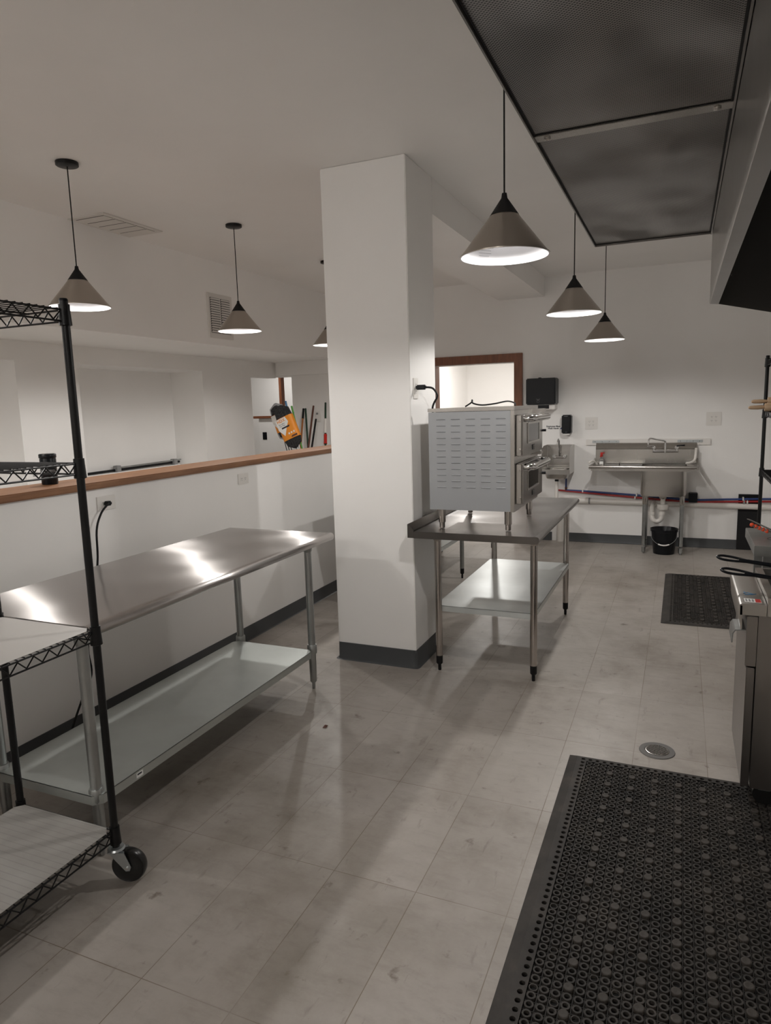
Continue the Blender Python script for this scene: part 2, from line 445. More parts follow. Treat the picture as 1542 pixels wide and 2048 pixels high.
# framed doorway in the far wall (opening only) and the room behind
dr = MB().box(-1.79, -1.692, YF - 0.022, YF + 0.13, 0, 2.165).box(-2.84, -2.742, YF - 0.022, YF + 0.13, 0, 2.165).box(-2.742, -1.79, YF - 0.022, YF + 0.13, 2.068, 2.165)
struct(dr, 'door_1', 'oak_v', 0.003, 'brown stained wooden frame of the open doorway in the far wall')
struct(MB().box(-3.3, -1.2, 11.0, 11.12, 0, 2.45).box(-1.2, -1.08, YF + 0.13, 11.0, 0, 2.45).box(-3.36, -3.24, YF + 0.13, 11.0, 0, 2.45), 'wall_back_room', 'wall')
struct(MB().box(-3.36, -1.08, YF + 0.121, 11.1, 2.45, 2.55), 'ceiling_back_room', 'ceiling')
# room past the dining corner
struct(MB().box(-9.0, -3.9, 11.2, 11.32, 0, 2.6).box(-9.0, -8.88, 5.4, 11.2, 0, 2.6).box(-8.9, XL - 0.58, 5.3, 5.42, 0, 2.6).box(-4.02, -3.9, YF + 0.13, 11.2, 0, 2.6), 'wall_side_room', 'wall')
struct(MB().box(-9.0, -3.9, YF + 0.121, 11.3, 2.6, 2.7).box(-9.0, XL - 0.605, 5.3, YF + 0.121, 2.6, 2.7), 'ceiling_side_room', 'ceiling')
struct(MB().box(-6.30, -4.1, 9.5, 9.62, 0, 1.47), 'wall_side_room_low', 'wall')
struct(MB().box(-6.38, -4.1, 9.46, 9.66, 1.471, 1.51), 'trim_3', 'oak_v', 0.004, 'dark wooden cap on the low wall of the side room')
struct(MB().box(-5.895, -5.850, 9.50, 9.60, 1.512, 2.6), 'trim_4', 'oak_v', 0.003, 'dark wooden post rising from the low wall')

# ============================================================ PENDANT LAMPS
def make_pendant(loc, label, group, cord_top=ZC, canopy=True):
    x, y, z = loc     # z = rim height
    t = thing('pendant_lamp', (x, y, z), label, 'pendant lamp', group)
    R, H = 0.166, 0.205
    hb = 0.145        # where brushed metal meets the black cap
    rb = R * (1 - hb / (H + 0.006))
    sh = MB().lathe([(R, 0.0), (rb, hb)], (x, y, z), 64, False)
    sh.lathe([(R + 0.0015, -0.0012), (R + 0.0015, 0.002)], (x, y, z), 64, False)
    s = sh.build('shade', 'nickel', t)
    MB().lathe([(R + 0.0015, -0.0012), (R - 0.005, -0.0012), (R - 0.0055, 0.0), (rb - 0.004, hb - 0.002), (0.02, H - 0.012)], (x, y, z), 64, False).build('shade_lining', 'lamp_in', t)
    MB().lathe([(rb + 0.0015, hb), (0.012, H), (0.011, H + 0.004), (0.009, H + 0.018), (0.0035, H + 0.020)], (x, y, z), 48, False).build('shade_cap', 'black_matte', t)
    MB().cyl((x, y, z + H + 0.018), (x, y, ZC - 0.018), 0.0032, n=8).build('cord', 'black_matte', t)
    if canopy:
        MB().lathe([(0.001, -0.024), (0.008, -0.023), (0.056, -0.020), (0.060, -0.017), (0.060, -0.0005)], (x, y, ZC), 40, True).build('canopy', 'black', t)
    b = MB().lathe([(0.0135, 0.0), (0.014, 0.03), (0.020, 0.04)], (x, y, z + 0.12), 20, True).build('socket', 'white_plastic', t)
    MB().lathe([(0.002, 0.0), (0.018, 0.003), (0.029, 0.016), (0.030, 0.03), (0.024, 0.05), (0.014, 0.068)], (x, y, z + 0.058), 20, True).build('bulb', 'bulb', t)
    lp = bpy.data.lights.new('bulb_light', 'SPOT'); lp.energy = LAMP_W; lp.color = LAMP_COL; lp.shadow_soft_size = 0.03
    lp.spot_size = math.radians(170); lp.spot_blend = 0.30
    lo = bpy.data.objects.new('bulb_light', lp); COL.objects.link(lo); lo.parent = t; lo.location = (0, 0, 0.022)
    return t
KG = 'cone pendants in a row beside the hood'; DG = 'cone pendants in a row behind the half wall'
L = [make_pendant((-0.63, 2.65, 2.145), 'large near cone pendant with brushed metal shade, nearest beside the hood', KG),
     make_pendant((-0.625, 4.43, 2.130), 'cone pendant hanging second along the hood side, between the nearest and farthest', KG),
     make_pendant((-0.62, 6.20, 2.105), 'smallest cone pendant in the hood side row, hanging nearest the sinks', KG),
     make_pendant((-3.155, 3.02, 2.208), 'cone pendant above the half wall, behind the black rack pole', DG),
     make_pendant((-3.13, 4.53, 2.205), 'cone pendant in front of the square wall vent', DG),
     make_pendant((-3.14, 6.03, 2.205), 'cone pendant mostly hidden by the left edge of the white pillar', DG)]
L.append(make_pendant((-3.16, 1.50, 2.208), 'added unseen cone pendant over the dining side, left of the rack', DG))  # unseen lamp carrying on the row, added for extra light
for i, (x, y) in enumerate(((-0.9, -2.1), (-3.4, -2.1))):  # unseen bare bulbs added to brighten the ceiling and pillar top
    t = thing('fill_fixture', (x, y, ZC), ('added fill light, bare bulb on the ceiling behind the kitchen aisle', 'added fill light, bare bulb on the ceiling behind the dining side')[i], 'ceiling light', 'added bare bulb fill lights behind the aisle')
    MB().lathe([(0.065, -0.0005), (0.062, -0.02), (0.035, -0.045), (0.022, -0.05)], (x, y, ZC), 32, True).build('lampholder', 'white_plastic', t)
    MB().lathe([(0.014, -0.051), (0.016, -0.07), (0.030, -0.10), (0.031, -0.12), (0.022, -0.145), (0.001, -0.152)], (x, y, ZC), 24, False).build('bulb', 'bulb', t)
    lp = bpy.data.lights.new('fill_bulb', 'POINT'); lp.energy = FILL_W; lp.color = LAMP_COL; lp.shadow_soft_size = 0.04
    lo = bpy.data.objects.new('fill_bulb', lp); COL.objects.link(lo); lo.parent = t; lo.location = (0, 0, -0.21)
# printed warning lines inside the nearest shade
def shade_print(lamp, ang, rows, wdt):
    x, y, z = lamp.location
    R = 0.166 - 0.007; H = 0.21
    for i in range(rows):
        s_ = 0.022 + i * 0.0095
        r = R * (1 - s_ / H); nn = Vector((math.cos(ang), math.sin(ang), 0)); tt = Vector((-nn.y, nn.x, 0))
        c = Vector((x, y, z + s_)) + nn * (r - 0.0012)
        sl = (Vector((0, 0, 1)) * H - nn * 0.166).normalized()
        wd = wdt * (1.0 if i else 0.6)
        # a row of short ticks reads as small print
    return
def print_block(lamp, ang, lines, size):
    x, y, z = lamp.location
    nn = Vector((math.cos(ang), math.sin(ang), 0)); tt = Vector((-nn.y, nn.x, 0))
    sl = (Vector((0, 0, 1)) * 0.211 - nn * 0.166).normalized()
    s_ = 0.045; r = (0.166 - 0.012) * (1 - s_ / 0.211)
    org = Vector((x, y, z + s_)) + nn * (r - 0.004)
    text('printed_warning', lines, size, 'ink', lamp, org, -tt, sl, 0.0002)
print_block(L[0], math.radians(140), '\u2014\u2014 \u2014\u2014\n\u2014\u2014\u2014\u2014\u2014\n\u2014\u2014\u2014\u2014\n\u2014\u2014\u2014\u2014\u2014\n\u2014\u2014\u2014\u2014', 0.0115)

# recessed light past the doorway; unseen side room pair added to brighten its walls
for (x, y, z, lab) in ((-2.45, 9.5, 2.449, 'round recessed ceiling light seen through the framed doorway'),
                       (-5.9, 8.75, 2.599, 'nearer unseen recessed light added to brighten the side room past the dining corner'),
                       (-6.6, 10.4, 2.599, 'farther unseen recessed light added to brighten the side room past the dining corner')):
    t = thing('recessed_light', (x, y, z), lab, 'ceiling light')
    MB().lathe([(0.095, -0.001), (0.092, -0.006), (0.078, -0.006), (0.078, -0.001)], (x, y, z), 32, False).build('trim_ring', 'white_plastic', t)
    MB().lathe([(0.078, -0.004), (0.001, -0.0045)], (x, y, z), 32, False).build('lens', 'downlight', t)
    lo = area_down('downlight_lamp', 0, 0, 0, 0.15, ROOM2_W if x > -3 else ROOM2_W * 0.42); lo.parent = t; lo.location = (0, 0, -0.012)

# ============================================================ VENTS
t = thing('ceiling_vent', (-3.86, 4.12, ZC), 'white rectangular ceiling vent with five louvre banks, above the dining side', 'vent')
a = [(-4.04, 3.83), (-3.72, 3.83), (-3.72, 4.42), (-4.04, 4.42)]
MB().box(-4.04, -3.70, 3.82, 4.42, ZC - 0.007, ZC - 0.0005).build('vent_frame', 'vent', t, 0.003)
for k in range(5):
    y0 = 3.862 + k * 0.105
    MB().box(-4.0, -3.74, y0, y0 + 0.088, ZC - 0.0085, ZC - 0.0072).build('louvre_bank', 'vent_dark', t)
    mb = MB()
    for j in range(7):
        yy = y0 + 0.006 + j * 0.0122
        mb.prism([(-4.0, yy, ZC - 0.0088), (-4.0, yy + 0.010, ZC - 0.013), (-4.0, yy + 0.0108, ZC - 0.012), (-4.0, yy + 0.0015, ZC - 0.0082)], (0.26, 0, 0))
    mb.build('louvre', 'vent', t)
t = thing('wall_vent', (-4.05, 5.54, 2.48), 'white square grille vent on the soffit face behind a pendant', 'vent')
MB().box(-4.049, -4.040, 5.36, 5.74, 2.285, 2.69).build('vent_frame', 'vent', t, 0.003)
for y0 in (5.395, 5.555):
    MB().box(-4.0395, -4.038, y0, y0 + 0.145, 2.33, 2.65).build('grille_opening', 'vent_dark', t)
    mb = MB()
    for j in range(15):
        z = 2.335 + j * 0.0212
        mb.prism([(-4.037, y0, z), (-4.029, y0, z + 0.011), (-4.028, y0, z + 0.013), (-4.036, y0, z + 0.002)], (0, 0.145, 0))
    mb.build('louvre', 'vent', t)

# ============================================================ HOOD
t = thing('exhaust_hood', (0.6, 1.0, 2.0), 'large stainless exhaust hood with perforated panels over the cooking line', 'exhaust hood')
HX, HXE, HY, HZ = -0.388, 0.095, 3.385, 2.3
Y00 = -1.4
MB().box(HX, HXE, Y00, HY, HZ + 0.004, HZ + 0.16).build('supply_box', 'steel_x', t)
fr = MB()
# frame strips under the panels
fr.box(HX, HX + 0.004, Y00, HY, HZ - 0.010, HZ + 0.003).box(HXE - 0.006, HXE - 0.001, Y00, HY, HZ - 0.012, HZ + 0.003)
fr.box(HX + 0.004, HXE - 0.006, HY - 0.005, HY, HZ - 0.010, HZ + 0.003)
fr.build('panel_frame', 'steel_fr', t)
for y0, y1 in ((Y00, -0.01), (0.0, 1.9515), (1.9945, HY - 0.0055)):
    MB().box(HX + 0.0045, HXE - 0.0065, y0, y1, HZ - 0.001, HZ + 0.002).build('perforated_panel', 'perf', t)
gk = MB()  # black strips standing in for the shaded gaps along the panel edges
gk.box(HX + 0.0045, HX + 0.0085, Y00, HY - 0.006, HZ - 0.0025, HZ - 0.0011).box(HXE - 0.0115, HXE - 0.0065, Y00, HY - 0.006, HZ - 0.0025, HZ - 0.0011)
gk.box(HX + 0.009, HXE - 0.012, 1.9475, 1.9515, HZ - 0.0025, HZ - 0.0011).box(HX + 0.009, HXE - 0.012, HY - 0.0095, HY - 0.006, HZ - 0.0025, HZ - 0.0011)
gk.build('panel_gap_shade', 'black_matte', t)
st = MB().box(HX + 0.004, HXE - 0.004, 1.952, 1.994, HZ - 0.006, HZ - 0.001).build('joint_strip', 'steel', t, 0.001)
for x in (HX + 0.035, HXE - 0.04):
    MB().lathe([(0.0095, 0.0), (0.009, -0.004), (0.004, -0.006), (0.001, -0.0062)], (x, 1.973, HZ - 0.006), 16, True).build('screw', 'steel', st)
face = MB().box(HXE + 0.001, HXE + 0.006, Y00, HY, 2.03, 2.60)
face.build('front_panel', 'steel_front', t)
lip = MB()
lip.prism([(HXE + 0.001, Y00, 2.03), (HXE + 0.001, Y00, 2.003), (HXE + 0.003, Y00, 2.0), (HXE + 0.036, Y00, 1.996), (HXE + 0.036, Y00, 2.004), (HXE + 0.010, Y00, 2.008), (HXE + 0.006, Y00, 2.03)], (0, HY - Y00, 0))
lip.build('lower_lip', 'steel_front', t)
ins = MB()
ins.prism([(HXE + 0.010, HY - 0.006, 2.600), (HXE + 0.010, HY - 0.006, 2.004), (0.36, HY - 0.006, 1.94), (XR - 0.01, HY - 0.006, 1.94), (XR - 0.01, HY - 0.006, 2.600)], (0, 0.006, 0))
ins.build('end_panel', 'hood_dark', t)
MB().box(HXE + 0.007, XR - 0.01, Y00, HY - 0.007, 2.59, 2.60).build('hood_top', 'hood_dark', t)
fl = MB().prism([(0.55, Y00, 2.58), (1.2, Y00, 2.05), (1.22, Y00, 2.07), (0.57, Y00, 2.59)], (0, HY - Y00 - 0.03, 0))
fl.build('grease_filter_bank', 'hood_dark', t)
MB().box(0.40, 0.62, HY - 0.012, HY - 0.0065, 2.0, 2.35).build('access_panel', 'steel', t)
for xx, yy in ((HX + 0.05, HY - 0.1), (HX + 0.05, 0.9), (XR - 0.1, HY - 0.1), (XR - 0.1, 0.9)):
    z0 = HZ + 0.16 if xx < 0 else 2.6
    MB().cyl((xx, yy, z0), (xx, yy, ZC), 0.006, n=8).build('hanger_rod', 'galv', t)

# ============================================================ WORK TABLES
def leg(t, x, y, z0, z1, r, m, foot_m, collar_z=None, foot_h=0.03):
    l = MB().cyl((x, y, z0 + foot_h + 0.06), (x, y, z1), r, n=24).build('leg', m, t)
    f = MB().lathe([(r * 0.97, 0.062), (r * 0.95, 0.012), (r * 0.75, 0.006), (r * 0.48, 0.004), (r * 0.48, -foot_h + 0.004), (r * 0.40, -foot_h)], (x, y, z0 + foot_h), 20, True)
    f.build('foot', foot_m, l)
    if collar_z is not None:
        MB().lathe([(r * 1.28, -0.03), (r * 1.33, -0.02), (r * 1.33, 0.015), (r * 1.2, 0.022)], (x, y, collar_z), 24, True).build('collar', m, l)
    MB().lathe([(r * 1.35, 0.0), (r * 1.2, -0.035), (r * 1.02, -0.04)], (x, y, z1), 20, True).build('gusset', m, l)
    return l
def tabletop(t, x0, x1, y0, y1, z, m, th=0.042, rad=0.018):
    """flat sheet whose long front edge (x1) rolls over as a bullnose; sides turned down"""
    mb = MB(); prof = [(x0, z - th), (x0, z - 0.003), (x0 + 0.003, z)]
    prof += [(x1 - rad - 0.02, z), (x1 - rad - 0.008, z + 0.0015)]
    for k in range(1, 8):
        a = math.radians(90 - k * 180 / 8 * 1.0)
        prof.append((x1 - rad + rad * math.cos(a), z - rad * 1.1 + 0.0015 + rad * 1.1 * math.sin(a)))
    prof += [(x1 - rad - 0.004, z - 2 * rad * 1.1 + 0.0015), (x1 - rad - 0.004, z - 0.004)]
    prof += [(x0 + 0.006, z - 0.004), (x0 + 0.006, z - th)]
    mb.prism([(a, y0, b) for a, b in prof], (0, y1 - y0, 0))
    mb.box(x0 + 0.004, x1 - 0.012, y0 - 0.0015, y0 + 0.0015, z - th, z - 0.0005).box(x0 + 0.004, x1 - 0.012, y1 - 0.0015, y1 + 0.0015, z - th, z - 0.0005)
    return mb.build('tabletop', m, t)
def undershelf(t, x0, x1, y0, y1, z, m, lip=0.035, cut=0.0):
    mb = MB()
    pts = [(x0 + cut, y0), (x1 - cut, y0), (x1, y0 + cut), (x1, y1 - cut), (x1 - cut, y1), (x0 + cut, y1), (x0, y1 - cut), (x0, y0 + cut)] if cut else [(x0, y0), (x1, y0), (x1, y1), (x0, y1)]
    mb.prism([(a, b, z - 0.002) for a, b in pts], (0, 0, 0.002))
    for i in range(len(pts)):
        a, b = pts[i], pts[(i + 1) % len(pts)]
        d = (Vector((b[0] - a[0], b[1] - a[1], 0))).normalized(); nrm = Vector((-d.y, d.x, 0)) * 0.0015
        mb.prism([(a[0], a[1], z - lip), (b[0], b[1], z - lip), (b[0], b[1], z), (a[0], a[1], z)], nrm)
    return mb.build('undershelf', m, t)

# long left table
t = thing('work_table', (-2.18, 2.55, 0), 'long stainless work table along the half wall with rolled front edge', 'work table', None)
tabletop(t, -2.545, -1.820, 1.655, 3.45, 0.89, 'top_left', 0.042, 0.02)
sh = undershelf(t, -2.40, -1.870, 1.66, 3.24, 0.25, 'shelf_galv', 0.036, 0.028)
for x, y in ((-1.905, 1.69), (-1.905, 3.285), (-2.395, 1.69), (-2.395, 3.285)):
    leg(t, x, y, 0, 0.848, 0.0205, 'galv', 'galv', 0.245, 0.035)
MB().box(-1.8695, -1.8688, 1.85, 1.885, 0.222, 0.242).build('price_sticker', 'paper', sh)
MB().box(-1.8687, -1.8683, 1.855, 1.878, 0.232, 0.238).build('barcode_print', 'ink', sh)

# oven table
t = thing('work_table', (-1.03, 4.4, 0), 'stainless table beside the pillar carrying the double deck oven', 'work table')
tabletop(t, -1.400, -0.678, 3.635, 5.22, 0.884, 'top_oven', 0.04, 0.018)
MB().prism([(-1.438, 3.635, 0.845), (-1.438, 3.635, 0.925), (-1.432, 3.635, 0.928), (-1.401, 3.635, 0.89), (-1.401, 3.635, 0.845)], (0, 1.585, 0)).build('backsplash', 'top_oven', t)
undershelf(t, -1.335, -0.735, 3.80, 5.13, 0.405, 'shelf_white', 0.035, 0.02)
for x, y in ((-1.308, 3.79), (-0.740, 3.805), (-0.762, 5.15), (-1.31, 5.15)):
    leg(t, x, y, 0, 0.845, 0.0205, 'leg_steel', 'black_matte', None, 0.035)

# third table beyond the pillar
t = thing('work_table', (-2.1, 5.9, 0), 'galvanized-legged work table beyond the pillar, mostly hidden behind the oven', 'work table')
tabletop(t, -2.46, -1.76, 4.80, 7.30, 0.89, 'top_left', 0.04, 0.018)
undershelf(t, -2.42, -1.80, 4.84, 7.27, 0.43, 'shelf_white', 0.035, 0.02)
for x, y in ((-1.83, 4.93), (-1.83, 5.99), (-1.85, 7.2), (-2.385, 4.93), (-2.385, 7.06), (-2.385, 5.99)):
    leg(t, x, y, 0, 0.85, 0.019, 'galv', 'black_matte', None, 0.035)

# ============================================================ OVEN
ox0, ox1, oy0, oy1, oz0, oz1 = -1.335, -0.838, 3.745, 4.42, 1.000, 1.582
t = thing('deck_oven', ((ox0 + ox1) / 2, (oy0 + oy1) / 2, 0.885), 'double deck countertop oven with louvred grey side and two chrome-handled doors', 'oven')
MB().box(ox0, ox1 - 0.002, oy0 + 0.004, oy1, oz0 + 0.002, oz1 - 0.022).build('body', 'steel', t)
MB().box(ox0 - 0.004, ox1, oy0 - 0.002, oy1 + 0.002, oz1 - 0.020, oz1).build('top_panel', 'steel', t, 0.002)
sp = MB().box(ox0, ox1 - 0.022, oy0 - 0.0005, oy0 + 0.0035, oz0, oz1 - 0.022)
lv = MB(); ls = MB()
for i in range(5):
    for j in range(12):
        cx = ox0 + 0.075 + i * 0.0868; cz = oz1 - 0.062 - j * 0.0352
        hw = 0.029
        P = []
        for k in range(9):
            u = -1 + k / 4.0; w_ = math.sqrt(max(0, 1 - u * u)) if abs(u) > 0.75 else 1 - 0.35 * max(0, abs(u) - 0.5)
            P.append((cx + hw * u, w_))
        base = [(x, oy0 - 0.0006, cz + 0.0055 * w_ - 0.002) for x, w_ in P]
        lipv = [(x, oy0 - 0.0006 - 0.0040 * w_, cz - 0.002) for x, w_ in P]
        nP = len(P)
        lv.add(base + lipv, [(k, k + 1, nP + k + 1, nP + k) for k in range(nP - 1)])
        ls.box(cx - hw * 0.95, cx + hw * 0.95, oy0 - 0.0008, oy0 - 0.0005, cz - 0.0040, cz - 0.0021)
sp.add(lv.v, lv.f); nsp = len(sp.f); sp.add(ls.v, ls.f)
spo = sp.build('side_panel', 'oven_side', t); spo.data.materials.append(M['slot'])
for p in spo.data.polygons[nsp:]: p.material_index = 1
MB().box(ox1 - 0.0215, ox1, oy0 - 0.001, oy1, oz0 - 0.002, oz1 - 0.021).build('front_frame', 'steel', t, 0.001)
for x, y in ((ox0 + 0.062, oy0 + 0.035), (ox1 - 0.045, oy0 + 0.045), (ox1 - 0.045, oy1 - 0.05), (ox0 + 0.062, oy1 - 0.05)):
    MB().lathe([(0.021, 0.115), (0.0205, 0.035), (0.016, 0.033), (0.0155, 0.002), (0.013, 0.0)], (x, y, 0.8865), 24, True).build('leg', 'leg_steel', t)
for di, (z0, z1) in enumerate(((1.305, 1.535), (1.035, 1.265))):
    d = MB().box(ox1 + 0.003, ox1 + 0.038, oy0 + 0.050, oy1 - 0.050, z0, z1).build('door', 'oven_steel', t, 0.003)
    MB().box(ox1 + 0.0385, ox1 + 0.040, oy0 + 0.175, oy1 - 0.18, z0 + 0.075, z1 - 0.055).build('window_glass', 'black_glass', d)
    wf = MB().box(ox1 + 0.0385, ox1 + 0.043, oy0 + 0.165, oy1 - 0.17, z0 + 0.065, z0 + 0.075).box(ox1 + 0.0385, ox1 + 0.043, oy0 + 0.165, oy0 + 0.175, z0 + 0.075, z1 - 0.055)
    wf.box(ox1 + 0.0385, ox1 + 0.043, oy1 - 0.18, oy1 - 0.17, z0 + 0.075, z1 - 0.055).box(ox1 + 0.0385, ox1 + 0.043, oy0 + 0.165, oy1 - 0.17, z1 - 0.055, z1 - 0.045)
    wf.build('window_trim', 'steel', d)
    hz = z1 - 0.022
    h = MB()
    pts = smoothpath([(ox1 + 0.036, oy0 + 0.085, hz), (ox1 + 0.070, oy0 + 0.088, hz + 0.001), (ox1 + 0.083, oy0 + 0.115, hz), (ox1 + 0.085, oy0 + 0.20, hz), (ox1 + 0.085, oy1 - 0.20, hz), (ox1 + 0.083, oy1 - 0.115, hz), (ox1 + 0.070, oy1 - 0.088, hz + 0.001), (ox1 + 0.036, oy1 - 0.085, hz)], 5)
    h.tube(pts, 0.0185, 16).build('handle', 'chrome', d)
    bd = MB().box(ox1 + 0.0385, ox1 + 0.0405, (oy0 + oy1) / 2 - 0.035, (oy0 + oy1) / 2 + 0.035, z0 + 0.022, z0 + 0.052).build('badge', 'black_plastic', d, 0.001)
    text('badge_lettering', 'TSC', 0.028, 'steel', d, (ox1 + 0.041, (oy0 + oy1) / 2, z0 + 0.037), (0, 1, 0), (0, 0, 1))
    hg = MB()
    hg.box(ox1 + 0.003, ox1 + 0.030, oy0 + 0.034, oy0 + 0.049, z0 + 0.006, z1 - 0.004)
    hg.build('hinge_bracket', 'steel', d, 0.002)
    MB().cyl((ox1 + 0.018, oy0 + 0.028, z0 + 0.035), (ox1 + 0.018, oy0 + 0.034, z0 + 0.035), 0.011, n=16).build('hinge_bolt', 'steel', d)
    MB().cyl((ox1 + 0.018, oy0 + 0.028, z1 - 0.035), (ox1 + 0.018, oy0 + 0.034, z1 - 0.035), 0.006, n=12).build('hinge_bolt', 'steel', d)
    MB().cyl((ox1, oy1 - 0.02, z1 - 0.11), (ox1 + 0.055, oy1 - 0.02, z1 - 0.11), 0.008, n=12).build('control_knob', 'black_plastic', t)
MB().box(ox1, ox1 + 0.05, oy1 - 0.17, oy1 - 0.09, 1.283, 1.303).build('vent_outlet', 'steel', t, 0.004)
MB().box(ox1 - 0.02, ox1 + 0.052, oy1 - 0.07, oy1 - 0.01, 1.535, 1.562).build('latch_bracket', 'steel', t, 0.002)
# cords on and behind the oven
c = MB().tube(smoothpath([(-1.16, 3.90, 1.588), (-1.13, 3.93, 1.612), (-1.128, 3.93, 1.625), (-1.12, 3.92, 1.606), (-1.06, 3.9, 1.594), (-0.99, 3.92, 1.600), (-0.93, 3.98, 1.612), (-0.90, 4.03, 1.600), (-0.905, 4.07, 1.588)], 6), 0.0045, 8).build('cable', 'black_matte')
tag(c, 'loose black power cable lying looped on top of the oven', 'cable')
t = thing('power_cord', (-1.44, 3.86, 1.70), 'black power cord plugged into the pillar outlet, dropping behind the oven', 'power cord')
MB().box(-1.4445, -1.385, 3.84, 3.868, 1.693, 1.722).build('plug', 'black_plastic', t, 0.006)
MB().tube(smoothpath([(-1.388, 3.854, 1.707), (-1.345, 3.854, 1.700), (-1.320, 3.856, 1.668), (-1.320, 3.86, 1.645), (-1.340, 3.865, 1.615), (-1.352, 3.87, 1.585), (-1.354, 3.88, 1.54), (-1.358, 3.9, 1.4), (-1.352, 3.95, 1.15)], 6), 0.0058, 8).build('cord', 'black_matte', t)

# ============================================================ OUTLETS
def outlet(org, R, U, w_, h_, grid, label, cat='outlet', group=None):
    """wall plate: org centre on the wall, R right vector, U up; grid = (columns, rows) of receptacles"""
    R, U = Vector(R), Vector(U); N = R.cross(U); o = Vector(org)
    t = thing('wall_outlet', tuple(o), label, cat, group)
    def slab(cx, cy, w2, h2, n0, n1, nm, m, par, bev=0.0):
        mb = MB(); P = [o + R * (cx + sx * w2 / 2) + U * (cy + sy * h2 / 2) + N * n0 for sx, sy in ((-1, -1), (1, -1), (1, 1), (-1, 1))]
        mb.prism(P, N * (n1 - n0)); return mb.build(nm, m, par, bev)
    slab(0, 0, w_, h_, 0.0005, 0.006, 'cover_plate', 'white_plastic', t, 0.002)
    for i in range(grid[0]):
        for j in range(grid[1]):
            cx = (i - (grid[0] - 1) / 2) * 0.040; cy = (j - (grid[1] - 1) / 2) * 0.040
            f = slab(cx, cy, 0.030, 0.028, 0.006, 0.0072, 'receptacle', 'white_plastic', t, 0.0004)
            mb = MB()
            for dx, dy, ww, hh in ((-0.006, 0.003, 0.0022, 0.009), (0.006, 0.003, 0.0022, 0.008), (0, -0.008, 0.004, 0.004)):
                P = [o + R * (cx + dx + sx * ww / 2) + U * (cy + dy + sy * hh / 2) + N * 0.0073 for sx, sy in ((-1, -1), (1, -1), (1, 1), (-1, 1))]
                mb.prism(P, N * 0.0002)
            mb.build('slots', 'slot', f)
    return t
outlet((HWX, 2.69, 1.145), (0, 1, 0), (0, 0, 1), 0.125, 0.075, (2, 1), 'white outlet on the half wall with a black cord plugged in')
outlet((HWX, 3.925, 1.14), (0, 1, 0), (0, 0, 1), 0.122, 0.073, (2, 1), 'empty white outlet on the half wall beyond the work table')
outlet((px1, 3.852, 1.702), (0, 1, 0), (0, 0, 1), 0.075, 0.122, (1, 2), 'tall white outlet on the pillar side above the oven')
outlet((-0.922, YF, 1.352), (1, 0, 0), (0, 0, 1), 0.135, 0.135, (2, 2), 'square four-socket outlet left of the utility sink, near the soap dispenser')
outlet((0.313, YF, 1.378), (1, 0, 0), (0, 0, 1), 0.145, 0.140, (2, 2), 'square four-socket outlet on the far wall right of the utility sink')
t = thing('power_cord', (-2.745, 2.655, 1.145), 'long black power cord hanging from the half wall outlet behind the work table', 'power cord')
MB().box(HWX + 0.0075, HWX + 0.038, 2.665, 2.70, 1.132, 1.156).build('plug', 'black_plastic', t, 0.006)
MB().tube(smoothpath([(HWX + 0.030, 2.683, 1.144), (HWX + 0.050, 2.645, 1.138), (HWX + 0.052, 2.60, 1.10), (HWX + 0.05, 2.565, 1.02), (HWX + 0.05, 2.55, 0.85), (HWX + 0.05, 2.48, 0.62), (HWX + 0.05, 2.44, 0.44), (HWX + 0.05, 2.445, 0.30), (HWX + 0.07, 2.35, 0.20), (HWX + 0.09, 2.26, 0.09), (HWX + 0.12, 2.20, 0.009), (HWX + 0.2, 2.1, 0.008)], 6), 0.0055, 8).build('cord', 'black_matte', t)
# rocker switch on the low wall of the side room
t = thing('light_switch', (-6.20, 9.5, 1.19), 'black switch plate on the low wall of the side room', 'switch')
MB().box(-6.24, -6.16, 9.494, 9.4995, 1.13, 1.25).build('cover_plate', 'black_plastic', t, 0.002)
MB().box(-6.217, -6.183, 9.490, 9.4938, 1.157, 1.223).build('rocker', 'black_plastic', t, 0.001)
t = thing('thermostat', (-4.38, YF, 1.50), 'small white thermostat on the wall behind the mop handles', 'thermostat')
MB().box(-4.42, -4.34, YF - 0.022, YF - 0.0005, 1.435, 1.575).build('housing', 'white_plastic', t, 0.004)
MB().box(-4.40, -4.37, YF - 0.0235, YF - 0.0222, 1.525, 1.55).build('display', 'inkgrey', t)

